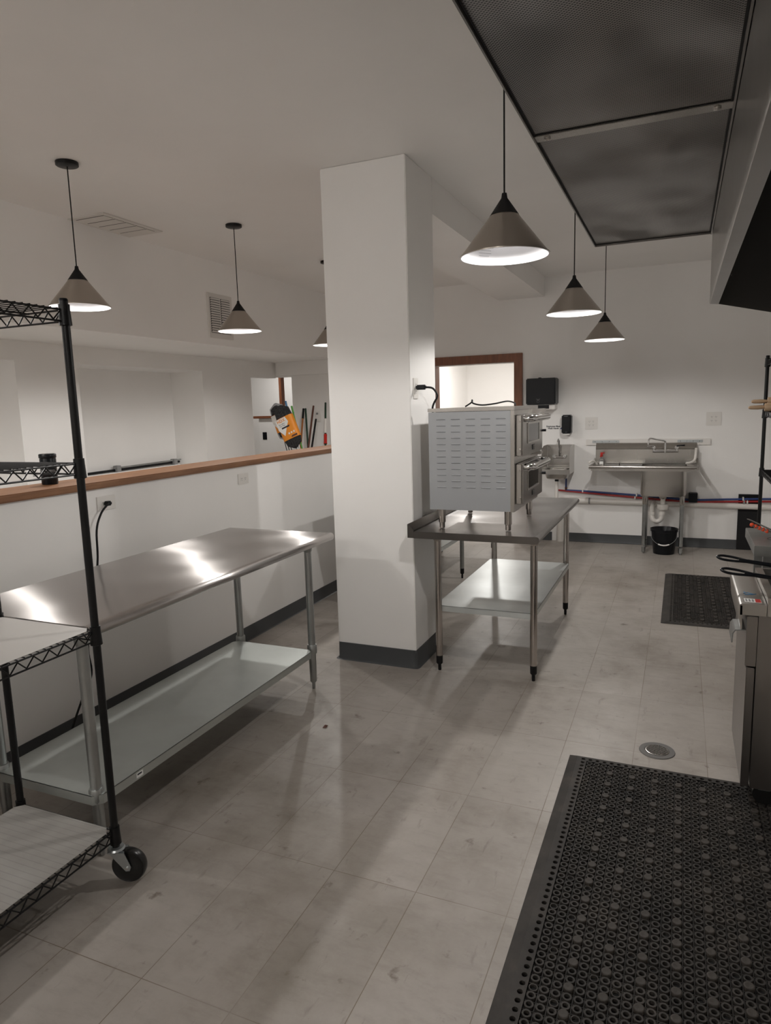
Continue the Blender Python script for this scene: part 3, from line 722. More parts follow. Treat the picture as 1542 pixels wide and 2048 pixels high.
# ============================================================ WIRE RACKS
def wire_rack(t, x0, x1, y0, y1, ztop, shelves, post_z0, liners=(), wires_along='y', colour='black'):
    """posts at the four corners; every shelf has a trussed wire rim, deck wires and four collars"""
    for x, y in ((x0, y0), (x1, y0), (x0, y1), (x1, y1)):
        p = MB().cyl((x, y, post_z0), (x, y, ztop), 0.0127, n=18)
        z = post_z0 + 0.05
        while z < ztop - 0.02:
            p.lathe([(0.0127, -0.0012), (0.0131, 0), (0.0127, 0.0012)], (x, y, z), 18, False); z += 0.0508
        post = p.build('post', 'black', t)
        MB().lathe([(0.0132, 0.0), (0.0132, 0.006), (0.011, 0.010)], (x, y, ztop), 18, True).build('post_cap', 'black_plastic', post)
        for zs in shelves:
            MB().lathe([(0.0145, -0.052), (0.0195, -0.050), (0.0170, -0.005), (0.0168, 0.012)], (x, y, zs), 18, True).build('collar', 'black', post)
    for zs in shelves:
        rim = MB(); h = 0.034; r = 0.0030
        zt_, zb_ = zs - 0.004, zs - 0.004 - h
        g = 0.016
        for (ax, ay, bx, by) in ((x0, y0 + g, x0, y1 - g), (x1, y0 + g, x1, y1 - g), (x0 + g, y0, x1 - g, y0), (x0 + g, y1, x1 - g, y1)):
            A, B = Vector((ax, ay, 0)), Vector((bx, by, 0)); Ln = (B - A).length; d = (B - A) / Ln
            rim.cyl((ax, ay, zt_), (bx, by, zt_), r, n=8); rim.cyl((ax, ay, zb_), (bx, by, zb_), r, n=8)
            nn = max(2, round(Ln / 0.055)); pts = []
            for k in range(nn * 2 + 1):
                p = A + d * (Ln * k / (nn * 2)); pts.append((p.x, p.y, zt_ - 0.003 if k % 2 == 0 else zb_ + 0.003))
            for k in range(len(pts) - 1): rim.cyl(pts[k], pts[k + 1], 0.0022, n=6, caps=False)
        rm = rim.build('shelf_rim', 'black', t)
        dk = MB()
        if wires_along == 'y':
            n = int((x1 - x0) / 0.024)
            for k in range(1, n): dk.cyl((x0 + (x1 - x0) * k / n, y0, zs), (x0 + (x1 - x0) * k / n, y1, zs), 0.0018, n=5, caps=False)
            nb = 3
            for k in range(1, nb + 1):
                y = y0 + (y1 - y0) * k / (nb + 1); dk.cyl((x0, y, zs - 0.005), (x1, y, zs - 0.005), 0.003, n=6, caps=False)
        else:
            n = int((y1 - y0) / 0.024)
            for k in range(1, n): dk.cyl((x0, y0 + (y1 - y0) * k / n, zs), (x1, y0 + (y1 - y0) * k / n, zs), 0.0018, n=5, caps=False)
            for k in range(1, 3):
                x = x0 + (x1 - x0) * k / 3; dk.cyl((x, y0, zs - 0.005), (x, y1, zs - 0.005), 0.003, n=6, caps=False)
        dk.build('deck_wires', 'black', rm)
        if zs in liners:
            lm = 'liner_shaded' if zs < 0.5 else 'liner'
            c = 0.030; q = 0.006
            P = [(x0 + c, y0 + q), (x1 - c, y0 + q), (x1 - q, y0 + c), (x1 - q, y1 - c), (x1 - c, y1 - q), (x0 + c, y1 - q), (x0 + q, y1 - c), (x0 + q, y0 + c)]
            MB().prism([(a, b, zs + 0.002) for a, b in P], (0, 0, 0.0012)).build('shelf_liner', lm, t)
rx0, rx1, ry0, ry1 = -2.20, -1.745, 0.42, 1.607
t = thing('wire_shelving_rack', (-1.97, 1.0, 0), 'tall black wire shelving rack on casters at the left foreground', 'shelving rack')
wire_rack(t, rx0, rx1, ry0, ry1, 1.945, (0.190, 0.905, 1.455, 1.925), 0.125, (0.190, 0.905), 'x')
def caster(t, x, y, ang):
    c_ = Vector((math.cos(ang), math.sin(ang), 0)); s_ = Vector((-c_.y, c_.x, 0))
    wc = Vector((x, y, 0.0605)) + c_ * 0.042
    cb = MB().cyl((x, y, 0.108), (x, y, 0.130), 0.012, n=14)
    cb.lathe([(0.012, 0.010), (0.026, 0.008), (0.030, 0.002), (0.026, -0.004), (0.012, -0.006)], (x, y, 0.119), 24, True)
    for sg in (-1, 1):
        q = s_ * (sg * 0.021)
        P = [Vector((x, y, 0.117)) - c_ * 0.022 + q, Vector((x, y, 0.117)) + c_ * 0.034 + q, wc + c_ * 0.014 + Vector((0, 0, 0.002)) + q,
             wc + c_ * 0.008 - Vector((0, 0, 0.012)) + q, wc - c_ * 0.006 - Vector((0, 0, 0.013)) + q]
        cb.prism(P, s_ * 0.0025)
    P = [Vector((x, y, 0.117)) - c_ * 0.024 - s_ * 0.024, Vector((x, y, 0.117)) + c_ * 0.034 - s_ * 0.024, Vector((x, y, 0.117)) + c_ * 0.034 + s_ * 0.024, Vector((x, y, 0.117)) - c_ * 0.024 + s_ * 0.024]
    cb.prism(P, (0, 0, -0.003))
    fork = cb.build('caster', 'zinc', t)
    wh = MB(); R = 0.060; n = 40; hw = 0.0155
    prof = [(0.012, -hw), (0.030, -hw * 0.75), (0.048, -hw * 0.8), (0.056, -hw), (0.0595, -hw * 0.6), (R, 0), (0.0595, hw * 0.6), (0.056, hw), (0.048, hw * 0.8), (0.030, hw * 0.75), (0.012, hw)]
    vs = []
    for r, a in prof:
        for k in range(n):
            t_ = 2 * PI * k / n; vs.append(wc + s_ * a + c_ * r * math.cos(t_) + Vector((0, 0, 1)) * r * math.sin(t_))
    fs = [(i * n + k, i * n + (k + 1) % n, (i + 1) * n + (k + 1) % n, (i + 1) * n + k) for i in range(len(prof) - 1) for k in range(n)]
    fs += [tuple(range(n)), tuple(range((len(prof) - 1) * n, len(prof) * n))]
    wh.add(vs, fs); wh.build('wheel', 'tyre', fork)
    MB().cyl(wc - s_ * 0.027, wc + s_ * 0.027, 0.005, n=12).build('axle_bolt', 'chrome', fork)
caster(t, rx1, ry1, math.radians(20)); caster(t, rx0, ry1, math.radians(200)); caster(t, rx1, ry0, math.radians(60)); caster(t, rx0, ry0, math.radians(250))

t = thing('wire_shelving_rack', (0.8, 5.1, 0), 'black wire shelving rack at the right edge holding rolling pins', 'shelving rack')
wire_rack(t, 0.556, 1.02, 4.6, 5.70, 1.875, (0.40, 1.065, 1.49, 1.855), 0.02, (), 'x')
for x, y in ((0.556, 4.6), (0.556, 5.7), (1.02, 4.6), (1.02, 5.7)):
    MB().lathe([(0.012, 0.0005), (0.014, 0.004), (0.013, 0.022)], (x, y, 0), 14, True).build('foot', 'black_plastic', t)

def rolling_pin(cx, y, z, lab, L=0.26, sh=0.0):
    t = thing('rolling_pin', (cx, y, z), lab, 'rolling pin', 'rolling pins on the right rack')
    r = 0.028
    d = Vector((math.cos(sh), math.sin(sh), 0)); c = Vector((cx, y, z + r))
    MB().tube([c - d * L / 2, c - d * (L / 2 - 0.004), c + d * (L / 2 - 0.004), c + d * L / 2], [r * 0.93, r, r, r * 0.93], 24).build('roller', 'lightwood', t)
    for s in (-1, 1):
        a = c + d * (s * L / 2)
        MB().tube([a, a + d * s * 0.01, a + d * s * 0.04, a + d * s * 0.085, a + d * s * 0.098, a + d * s * 0.102], [0.009, 0.011, 0.0145, 0.013, 0.009, 0.003], 16).build('handle', 'lightwood', t)
rolling_pin(0.683, 5.540, 1.5335, 'pale wooden rolling pin on the right rack, stacked on top of the others', 0.26, 0.0)
rolling_pin(0.690, 5.590, 1.4925, 'pale wooden rolling pin on the right rack, lowest and farthest back', 0.26, 0.0)
rolling_pin(0.682, 5.50, 1.4925, 'pale wooden rolling pin on the right rack, the nearer lower one', 0.30, 0.03)

# ============================================================ FAR WALL: HAND SINK
t = thing('hand_sink', (-1.26, 7.8, 0.84), 'small wall-mounted stainless hand sink with side splashes', 'sink')
hx0, hx1, hy0, hy1, hz = -1.405, -1.102, 7.62, YF - 0.002, 0.865
b = MB()
b.box(hx0, hx1, hy0, hy0 + 0.012, hz - 0.055, hz)                 # apron
b.box(hx0 + 0.0025, hx0 + 0.02, hy0 + 0.0125, hy1, hz - 0.05, hz - 0.003).box(hx1 - 0.02, hx1 - 0.0025, hy0 + 0.0125, hy1, hz - 0.05, hz - 0.003)
b.box(hx0 + 0.0205, hx1 - 0.0205, hy1 - 0.12, hy1, hz - 0.02, hz - 0.003).box(hx0 + 0.0205, hx1 - 0.0205, hy0 + 0.0125, hy0 + 0.03, hz - 0.02, hz - 0.003)
b.build('rim', 'steel', t, 0.002)
bowl = MB(); rings = []
for sc_, dz in ((1.0, -0.004), (0.96, -0.07), (0.88, -0.105), (0.7, -0.115), (0.1, -0.117)):
    cx, cy = (hx0 + hx1) / 2, hy0 + 0.145; wx, wy = 0.128 * sc_, 0.115 * sc_; pts = []
    for k in range(32):
        a = 2 * PI * k / 32; c_, s_ = math.cos(a), math.sin(a)
        pts.append((cx + wx * math.copysign(abs(c_) ** 0.5, c_), cy + wy * math.copysign(abs(s_) ** 0.5, s_), hz + dz))
    rings += pts
bowl.add(rings, [(i * 32 + k, i * 32 + (k + 1) % 32, (i + 1) * 32 + (k + 1) % 32, (i + 1) * 32 + k) for i in range(4) for k in range(32)] + [tuple(range(128, 160))])
bowl.build('bowl', 'steel', t)
MB().box(hx0 + 0.003, hx1 - 0.003, hy1 - 0.012, hy1, hz, 1.118).box(hx0 + 0.003, hx1 - 0.003, hy1 - 0.035, hy1 - 0.0125, 1.106, 1.118).build('backsplash', 'steel', t, 0.002)
for x in (hx0, hx1 - 0.0022):
    MB().prism([(x, hy0 + 0.002, hz - 0.055), (x, hy1 - 0.013, hz - 0.055), (x, hy1 - 0.013, 1.118), (x, hy1 - 0.06, 1.118), (x, hy0 + 0.002, hz + 0.0)] if False else [(x, hy0 + 0.002, hz - 0.055), (x, hy1 - 0.013, hz - 0.055), (x, hy1 - 0.013, 1.118), (x, hy0 + 0.13, 1.118), (x, hy0 + 0.002, 1.09)], (0.0022, 0, 0)).build('side_splash', 'steel', t)
f = MB().tube(smoothpath([(-1.262, hy1 - 0.03, 0.985), (-1.262, hy1 - 0.06, 1.02), (-1.262, hy1 - 0.07, 1.10), (-1.262, hy1 - 0.085, 1.165), (-1.262, hy1 - 0.13, 1.185), (-1.262, hy1 - 0.17, 1.165), (-1.262, hy1 - 0.178, 1.13)], 6), 0.0085, 12)
f.cyl((-1.335, hy1 - 0.03, 0.975), (-1.195, hy1 - 0.03, 0.975), 0.014, n=16)
fa = f.build('faucet', 'chrome', t)
for x in (-1.325, -1.205):
    MB().cyl((x, hy1 - 0.025, 0.985), (x, hy1 - 0.055, 0.985), 0.016, n=14).box(x - 0.006, x + 0.006, hy1 - 0.10, hy1 - 0.055, 0.982, 0.992).build('tap_handle', 'chrome', fa, 0.002)
MB().cyl((-1.262, hy1 - 0.22, 0.72), (-1.262, hy1 - 0.22, 0.749), 0.022, n=20).build('drain_nut', 'black_plastic', t)
MB().cyl((-1.262, hy1 - 0.22, 0.45), (-1.262, hy1 - 0.22, 0.72), 0.019, n=20).tube(smoothpath([(-1.262, hy1 - 0.22, 0.46), (-1.262, hy1 - 0.22, 0.40), (-1.262, hy1 - 0.17, 0.36), (-1.262, hy1 - 0.12, 0.37), (-1.262, hy1 - 0.085, 0.385)], 5), 0.0195, 16).build('tailpiece', 'pvc', t)

t = thing('towel_dispenser', (-1.45, YF, 1.55), 'black paper towel dispenser mounted above the hand sink', 'towel dispenser')
MB().box(-1.612, -1.285, YF - 0.215, YF - 0.0005, 1.575, 1.865).build('housing', 'black_plastic', t, 0.010)
MB().box(-1.600, -1.297, YF - 0.175, YF - 0.0005, 1.518, 1.5735).build('chute', 'white_plastic', t, 0.006)
MB().box(-1.54, -1.36, YF - 0.185, YF - 0.1755, 1.528, 1.568).build('feed_lever', 'black_plastic', t, 0.002)
lk = MB().box(-1.49, -1.46, YF - 0.13, YF - 0.10, 1.865, 1.875).build('lock_tab', 'black_plastic', t, 0.002)
e = MB(); cx, cz, yy = -1.475, 1.612, YF - 0.2165
for k in range(7):
    a0 = PI * (0.1 + 0.8 * k / 6)
    e.cyl((cx - 0.022 + 0.044 * k / 6, yy, cz + 0.024 + 0.006 * abs(k - 3) / 3), (cx - 0.010 + 0.02 * k / 6, yy, cz + 0.010), 0.0009, n=4)
e.tube([(cx + 0.013 * math.cos(2 * PI * k / 16), yy, cz - 0.004 + 0.013 * math.sin(2 * PI * k / 16)) for k in range(17)], 0.0009, 4)
e.build('emblem', 'inkgrey', t)
t = thing('soap_dispenser', (-1.2, YF, 1.35), 'small black soap dispenser on the wall above the hand sink', 'soap dispenser')
MB().box(-1.232, -1.128, YF - 0.115, YF - 0.0005, 1.245, 1.452).build('housing', 'black_plastic', t, 0.010)
MB().box(-1.215, -1.145, YF - 0.100, YF - 0.02, 1.228, 1.2435).build('nozzle_tray', 'white_plastic', t, 0.003)
MB().tube([(-1.18 + 0.007 * math.cos(2 * PI * k / 12), YF - 0.1155, 1.262 + 0.006 * math.sin(2 * PI * k / 12)) for k in range(13)], 0.0008, 4).build('emblem', 'inkgrey', t)
MB().box(-1.205, -1.165, YF - 0.1158, YF - 0.1150, 1.436, 1.440).build('print_mark', 'inkgrey', t)
t = thing('hand_washing_sign', (-1.32, YF, 1.30), 'small clear sign reading Employees Must Wash Hands beside the soap dispenser', 'sign')
s1 = text('lettering', 'Employees Must\nWash Hands', 0.0235, 'ink', t, (-1.342, YF - 0.0018, 1.312), (1, 0, 0), (0, 0, 1), 0.0004, bold=0.0007)
MB().prism([(-1.268, YF - 0.0022, 1.292), (-1.238, YF - 0.0022, 1.292), (-1.238, YF - 0.0022, 1.318), (-1.250, YF - 0.0022, 1.312)], (0, 0.0012, 0)).build('symbol', 'bluepipe', t)

# ============================================================ UTILITY SINK
sx0, sx1, sy0, sy1, sz = -0.862, 0.158, 7.47, YF - 0.03, 0.915
t = thing('utility_sink', (-0.15, 7.7, 0), 'stainless single-compartment utility sink with left drainboard on two front legs', 'sink')
bk = MB()
bk.prism([(sx0, sy1 - 0.035, sz), (sx0, sy1 - 0.035, 1.065), (sx0, sy1 - 0.045, 1.072), (sx0, sy1 - 0.010, 1.130), (sx0, sy1 - 0.004, 1.133), (sx0, sy1, 1.128), (sx0, sy1, sz)], (sx1 - sx0, 0, 0))
bk.build('backsplash', 'steel_sink', t)
db = MB()
# drainboard sheet and rolled rim (left of the bowl), rims right of the bowl
bx0, bx1, by0, by1 = -0.372, 0.074, 7.515, 7.90
db.box(sx0, bx0, sy0 + 0.03, sy1 - 0.036, sz - 0.030, sz - 0.024)
db.box(bx1, sx1 - 0.02, sy0 + 0.03, sy1 - 0.036, sz - 0.012, sz - 0.006)
db.build('drainboard', 'steel', t)
rm = MB()
rm.tube([(sx0 - 0.02, sy0 + 0.012, sz - 0.004), (sx1, sy0 + 0.012, sz - 0.004)], 0.016, 14)
rm.box(sx0 - 0.0, sx1 - 0.02, sy0 + 0.012, sy0 + 0.03, sz - 0.045, sz - 0.004)
rm.build('rolled_front_rim', 'steel', t)
for x, nm in ((sx0, 'left'), (sx1, 'right')):
    s = -1 if nm == 'left' else 1
    MB().prism([(x, sy0, sz - 0.03), (x, sy1, sz - 0.03), (x, sy1, sz + 0.055), (x, sy1 - 0.14, sz + 0.012), (x, sy0, sz + 0.012)], (s * 0.02, 0, 0)).build('side_rim', 'steel', t, 0.004)
bw = MB()
bw.prism([(bx0, by0, 0.60), (bx0 + 0.002, by0, 0.60), (bx0 + 0.002, by0, 0.60)], (0, 0, 0)) if False else None
pts = lambda s, z, g=0.0: [(cx_ + (bx1 - bx0) / 2 * s * u, cy_ + (by1 - by0) / 2 * s * v_, z) for u, v_ in sq]
cx_, cy_ = (bx0 + bx1) / 2, (by0 + by1) / 2
sq = []
for k in range(40):
    a = 2 * PI * k / 40; c_, s_ = math.cos(a), math.sin(a)
    sq.append((math.copysign(abs(c_) ** 0.16, c_), math.copysign(abs(s_) ** 0.16, s_)))
R_ = pts(0.985, sz - 0.006) + pts(0.985, 0.63) + pts(0.955, 0.605) + pts(0.25, 0.598)
bw.add(R_, [(i * 40 + k, i * 40 + (k + 1) % 40, (i + 1) * 40 + (k + 1) % 40, (i + 1) * 40 + k) for i in range(3) for k in range(40)] + [tuple(range(120, 160))])
bw.build('bowl', 'steel', t)
for x, y in ((-0.322, 7.545), (0.036, 7.545), (-0.322, 7.87), (0.036, 7.87)):
    l = MB().cyl((x, y, 0.09), (x, y, 0.615), 0.0205, n=20).build('leg', 'galv', t)
    MB().lathe([(0.024, 0.0), (0.024, -0.085), (0.021, -0.09)], (x, y, 0.61), 20, True).build('leg_socket', 'steel', l)
    MB().lathe([(0.020, 0.07), (0.0195, 0.018), (0.011, 0.012), (0.011, 0.004), (0.008, 0.0005)], (x, y, 0.022 - 0.022), 16, True).build('foot', 'galv', l)
fc = MB()
FY = sy1 - 0.06
fc.cyl((-0.272, FY, 1.045), (-0.02, FY, 1.045), 0.012, n=14)
fc.cyl((-0.262, sy1 - 0.035, 1.085), (-0.262, FY, 1.085), 0.019, n=16).cyl((-0.035, sy1 - 0.035, 1.085), (-0.035, FY, 1.085), 0.019, n=16)
fc.cyl((-0.262, FY, 1.085), (-0.262, FY, 1.045), 0.013, n=14).cyl((-0.035, FY, 1.085), (-0.035, FY, 1.045), 0.013, n=14)
fc.cyl((-0.148, FY, 1.035), (-0.148, FY, 1.15), 0.012, 0.010, n=14)
fc.tube(smoothpath([(-0.148, FY, 1.12), (-0.150, FY - 0.005, 1.150), (-0.165, FY - 0.02, 1.160), (-0.23, FY - 0.10, 1.178), (-0.285, FY - 0.16, 1.192), (-0.305, FY - 0.18, 1.180), (-0.310, FY - 0.185, 1.15), (-0.312, FY - 0.187, 1.125)], 6), 0.0085, 12)
fz = fc.build('faucet', 'chrome', t)
MB().tube([(-0.262, FY - 0.005, 1.10), (-0.29, FY - 0.02, 1.103), (-0.33, FY - 0.04, 1.098)], [0.008, 0.006, 0.007], 10).build('tap_handle', 'chrome', fz)
MB().tube([(-0.035, FY - 0.005, 1.10), (0.0, FY - 0.02, 1.108), (0.04, FY - 0.04, 1.110)], [0.008, 0.006, 0.009], 10).build('tap_handle', 'black_plastic', fz)
# drain and trap
tr = MB()
tr.cyl((-0.150, 7.70, 0.50), (-0.150, 7.70, 0.56), 0.024, n=20)
tr.lathe([(0.030, -0.065), (0.048, -0.055), (0.056, -0.040), (0.056, 0.0), (0.052, 0.006), (0.02, 0.008)], (-0.150, 7.70, 0.498), 28, True)
tr.tube(smoothpath([(-0.155, 7.70, 0.44), (-0.155, 7.70, 0.38), (-0.170, 7.70, 0.335), (-0.205, 7.70, 0.318), (-0.240, 7.70, 0.335), (-0.255, 7.71, 0.38), (-0.255, 7.73, 0.44), (-0.25, 7.78, 0.475), (-0.24, 7.90, 0.48), (-0.24, 7.92, 0.48)], 6), 0.024, 16)
for p in ((-0.155, 7.70, 0.40), (-0.255, 7.713, 0.40)):
    tr.lathe([(0.030, -0.015), (0.031, 0.0), (0.030, 0.02)], p, 20, True)
tr.build('drain_trap', 'pvc', t)
MB().lathe([(0.03, 0.0), (0.04, 0.02), (0.045, 0.036)], (-0.150, 7.70, 0.561), 24, True).build('drain_flange', 'steel', t)

t = MB().box(-0.975, 0.292, YF - 0.021, YF - 0.0005, 1.108, 1.175).build('mounting_board', 'white_plastic', None, 0.002)
tag(t, 'long white board on the far wall behind the utility sink', 'mounting board')
for x0, x1, lab in ((-0.905, -0.62, 'grey metal wall bracket at the left end above the utility sink'), (-0.03, 0.215, 'grey metal wall bracket at the right end above the utility sink')):
    t = thing('wall_bracket', ((x0 + x1) / 2, YF - 0.022, 1.15), lab, 'bracket', 'metal brackets over the sink backsplash')
    MB().box(x0, x1, YF - 0.0285, YF - 0.0215, 1.134, 1.162).build('plate', 'zinc', t, 0.001)
    for k in range(4):
        xx = x0 + 0.03 + k * (x1 - x0 - 0.06) / 3
        MB().cyl((xx, YF - 0.0287, 1.150), (xx, YF - 0.031, 1.148), 0.005, n=10).build('screw', 'galv', t)

# spray bottle on the drainboard
t = thing('spray_bottle', (-0.785, 7.80, 0.895), 'small clear spray bottle with red trigger on the sink drainboard', 'spray bottle')
MB().lathe([(0.026, 0.0), (0.029, 0.004), (0.029, 0.06), (0.024, 0.078), (0.012, 0.09), (0.011, 0.10)], (-0.785, 7.80, 0.893), 24, True).build('bottle', 'clear', t)
MB().cyl((-0.785, 7.80, 0.994), (-0.785, 7.80, 1.012), 0.012, n=16).build('collar', 'red', t)
MB().box(-0.797, -0.771, 7.775, 7.815, 1.012, 1.042).box(-0.770, -0.755, 7.79, 7.80, 1.030, 1.042).box(-0.800, -0.792, 7.77, 7.785, 0.99, 1.015).build('trigger_head', 'red', t, 0.002)
MB().box(-0.805, -0.765, 7.7695, 7.7702, 0.915, 0.945).build('label', 'paper', t)
tag(MB().tube(smoothpath([(-0.90, 7.62, 0.940), (-0.875, 7.66, 0.955), (-0.85, 7.72, 0.945), (-0.83, 7.76, 0.915)], 5), 0.011, 10).build('plastic_pipe_piece', 'pvc'), 'short off-white pipe piece at the left end of the drainboard', 'pipe piece')
tag(MB().tube(smoothpath([(0.155, 7.90, 1.08), (0.15, 7.90, 1.0), (0.14, 7.86, 0.955), (0.10, 7.82, 0.932), (0.06, 7.80, 0.928)], 5), 0.013, 10).build('plastic_pipe_piece', 'pvc'), 'bent off-white pipe piece at the right end of the utility sink', 'pipe piece')
tag(MB().lathe([(0.010, 0.0), (0.006, 0.01), (0.003, 0.04), (0.002, 0.045)], (-0.60, 7.80, 0.891), 12, True).build('sink_stopper', 'black_plastic'), 'tiny dark stopper standing on the drainboard', 'stopper')

# bucket
t = thing('bucket', (-0.125, 7.60, 0), 'black plastic bucket with wire handle under the sink trap', 'bucket')
BX, BY = -0.125, 7.60
MB().lathe([(0.001, 0.004), (0.098, 0.004), (0.102, 0.0008), (0.104, 0.006), (0.128, 0.235), (0.137, 0.237), (0.139, 0.262), (0.134, 0.264), (0.129, 0.258), (0.100, 0.012), (0.001, 0.011)], (BX, BY, 0), 40, False).build('body', 'black_plastic', t)
h = MB(); P = []
for k in range(17):
    a = PI * k / 16; P.append((BX + 0.137 * math.cos(a), BY - 0.115 * math.sin(a) - 0.02 * math.sin(a), 0.232 - 0.125 * math.sin(a)))
ha = h.tube(P, 0.0022, 6).build('wire_handle', 'zinc', t)
MB().tube([P[6], P[7], P[8], P[9], P[10]], 0.0075, 10).build('grip', 'white_plastic', ha)

# ============================================================ PIPES
t = thing('water_line', (-0.1, YF - 0.04, 0.55), 'blue plastic water line running low along the far wall', 'water line', None)
MB().tube(smoothpath([(-1.185, YF - 0.05, 0.79), (-1.185, YF - 0.045, 0.70), (-1.185, YF - 0.045, 0.60)], 4), 0.010, 10).build('riser', 'bluepipe', t)
MB().tube(smoothpath([(-1.19, YF - 0.045, 0.598), (-1.0, YF - 0.04, 0.592), (-0.7, YF - 0.04, 0.575), (-0.38, YF - 0.04, 0.556), (-0.1, YF - 0.04, 0.535), (0.14, YF - 0.04, 0.522), (0.5, YF - 0.04, 0.537), (0.9, YF - 0.04, 0.550), (1.3, YF - 0.04, 0.552)], 5), 0.0105, 10).build('pipe', 'bluepipe', t)
MB().cyl((-1.185, YF - 0.045, 0.605), (-1.185, YF - 0.045, 0.635), 0.013, n=12).build('fitting', 'darkbrown', t)
t2 = thing('water_line', (-0.1, YF - 0.04, 0.52), 'red plastic water line running just below the blue one along the far wall', 'water line')
MB().tube(smoothpath([(-1.30, YF - 0.045, 0.600), (-1.2, YF - 0.045, 0.592), (-0.95, YF - 0.042, 0.572), (-0.7, YF - 0.042, 0.552), (-0.38, YF - 0.042, 0.530), (-0.1, YF - 0.042, 0.512), (0.14, YF - 0.042, 0.498), (0.5, YF - 0.042, 0.512), (0.9, YF - 0.042, 0.524), (1.3, YF - 0.042, 0.526)], 5), 0.0105, 10).build('pipe', 'redpipe', t2)
for x, z in ((-1.0, 0.592), (-0.425, 0.559), (0.62, 0.541)):
    MB().box(x - 0.007, x + 0.007, YF - 0.055, YF - 0.001, z - 0.014, z + 0.022).build('pipe_clip', 'white_plastic', t, 0.002)
for x, z in ((-0.44, 0.534), (0.66, 0.516)):
    MB().box(x - 0.007, x + 0.007, YF - 0.057, YF - 0.001, z - 0.020, z + 0.013).build('pipe_clip', 'white_plastic', t2, 0.002)
t = thing('drain_pipe', (0, YF - 0.04, 0.45), 'white plastic drain pipe running along the far wall below the water lines', 'pipe')
MB().cyl((-1.25, YF - 0.035, 0.485), (1.3, YF - 0.035, 0.458), 0.030, n=20).build('pipe', 'pvc', t)
MB().cyl((-1.15, YF - 0.036, 0.484), (-0.905, YF - 0.036, 0.4815), 0.0345, n=20).build('coupling', 'pvc', t)
MB().cyl((-0.935, YF - 0.036, 0.4818), (-0.915, YF - 0.036, 0.4816), 0.0352, n=20).build('printed_band', 'inkgrey', t)
MB().box(0.10, 0.185, YF - 0.095, YF - 0.001, 0.50, 0.60).build('black_junction', 'black_plastic', t, 0.004)
MB().cyl((-1.25, YF - 0.035, 0.0008), (-1.25, YF - 0.035, 0.485), 0.034, n=20).build('down_pipe', 'pvc', t)
MB().lathe([(0.012, 0), (0.014, 0.02), (0.012, 0.05)], (0.63, YF - 0.04, 0.485), 10, True).build('hanger', 'galv', t)
tag(MB().box(0.578, 0.770, YF - 0.004, YF - 0.0005, 0.004, 0.590).box(0.578, 0.770, YF - 0.022, YF - 0.0045, 0.004, 0.41).box(0.578, 0.770, YF - 0.022, YF - 0.0045, 0.575, 0.590).build('wall_protection_mat', 'black_matte'), 'black sheet standing against the far wall behind the pipes', 'protective sheet')

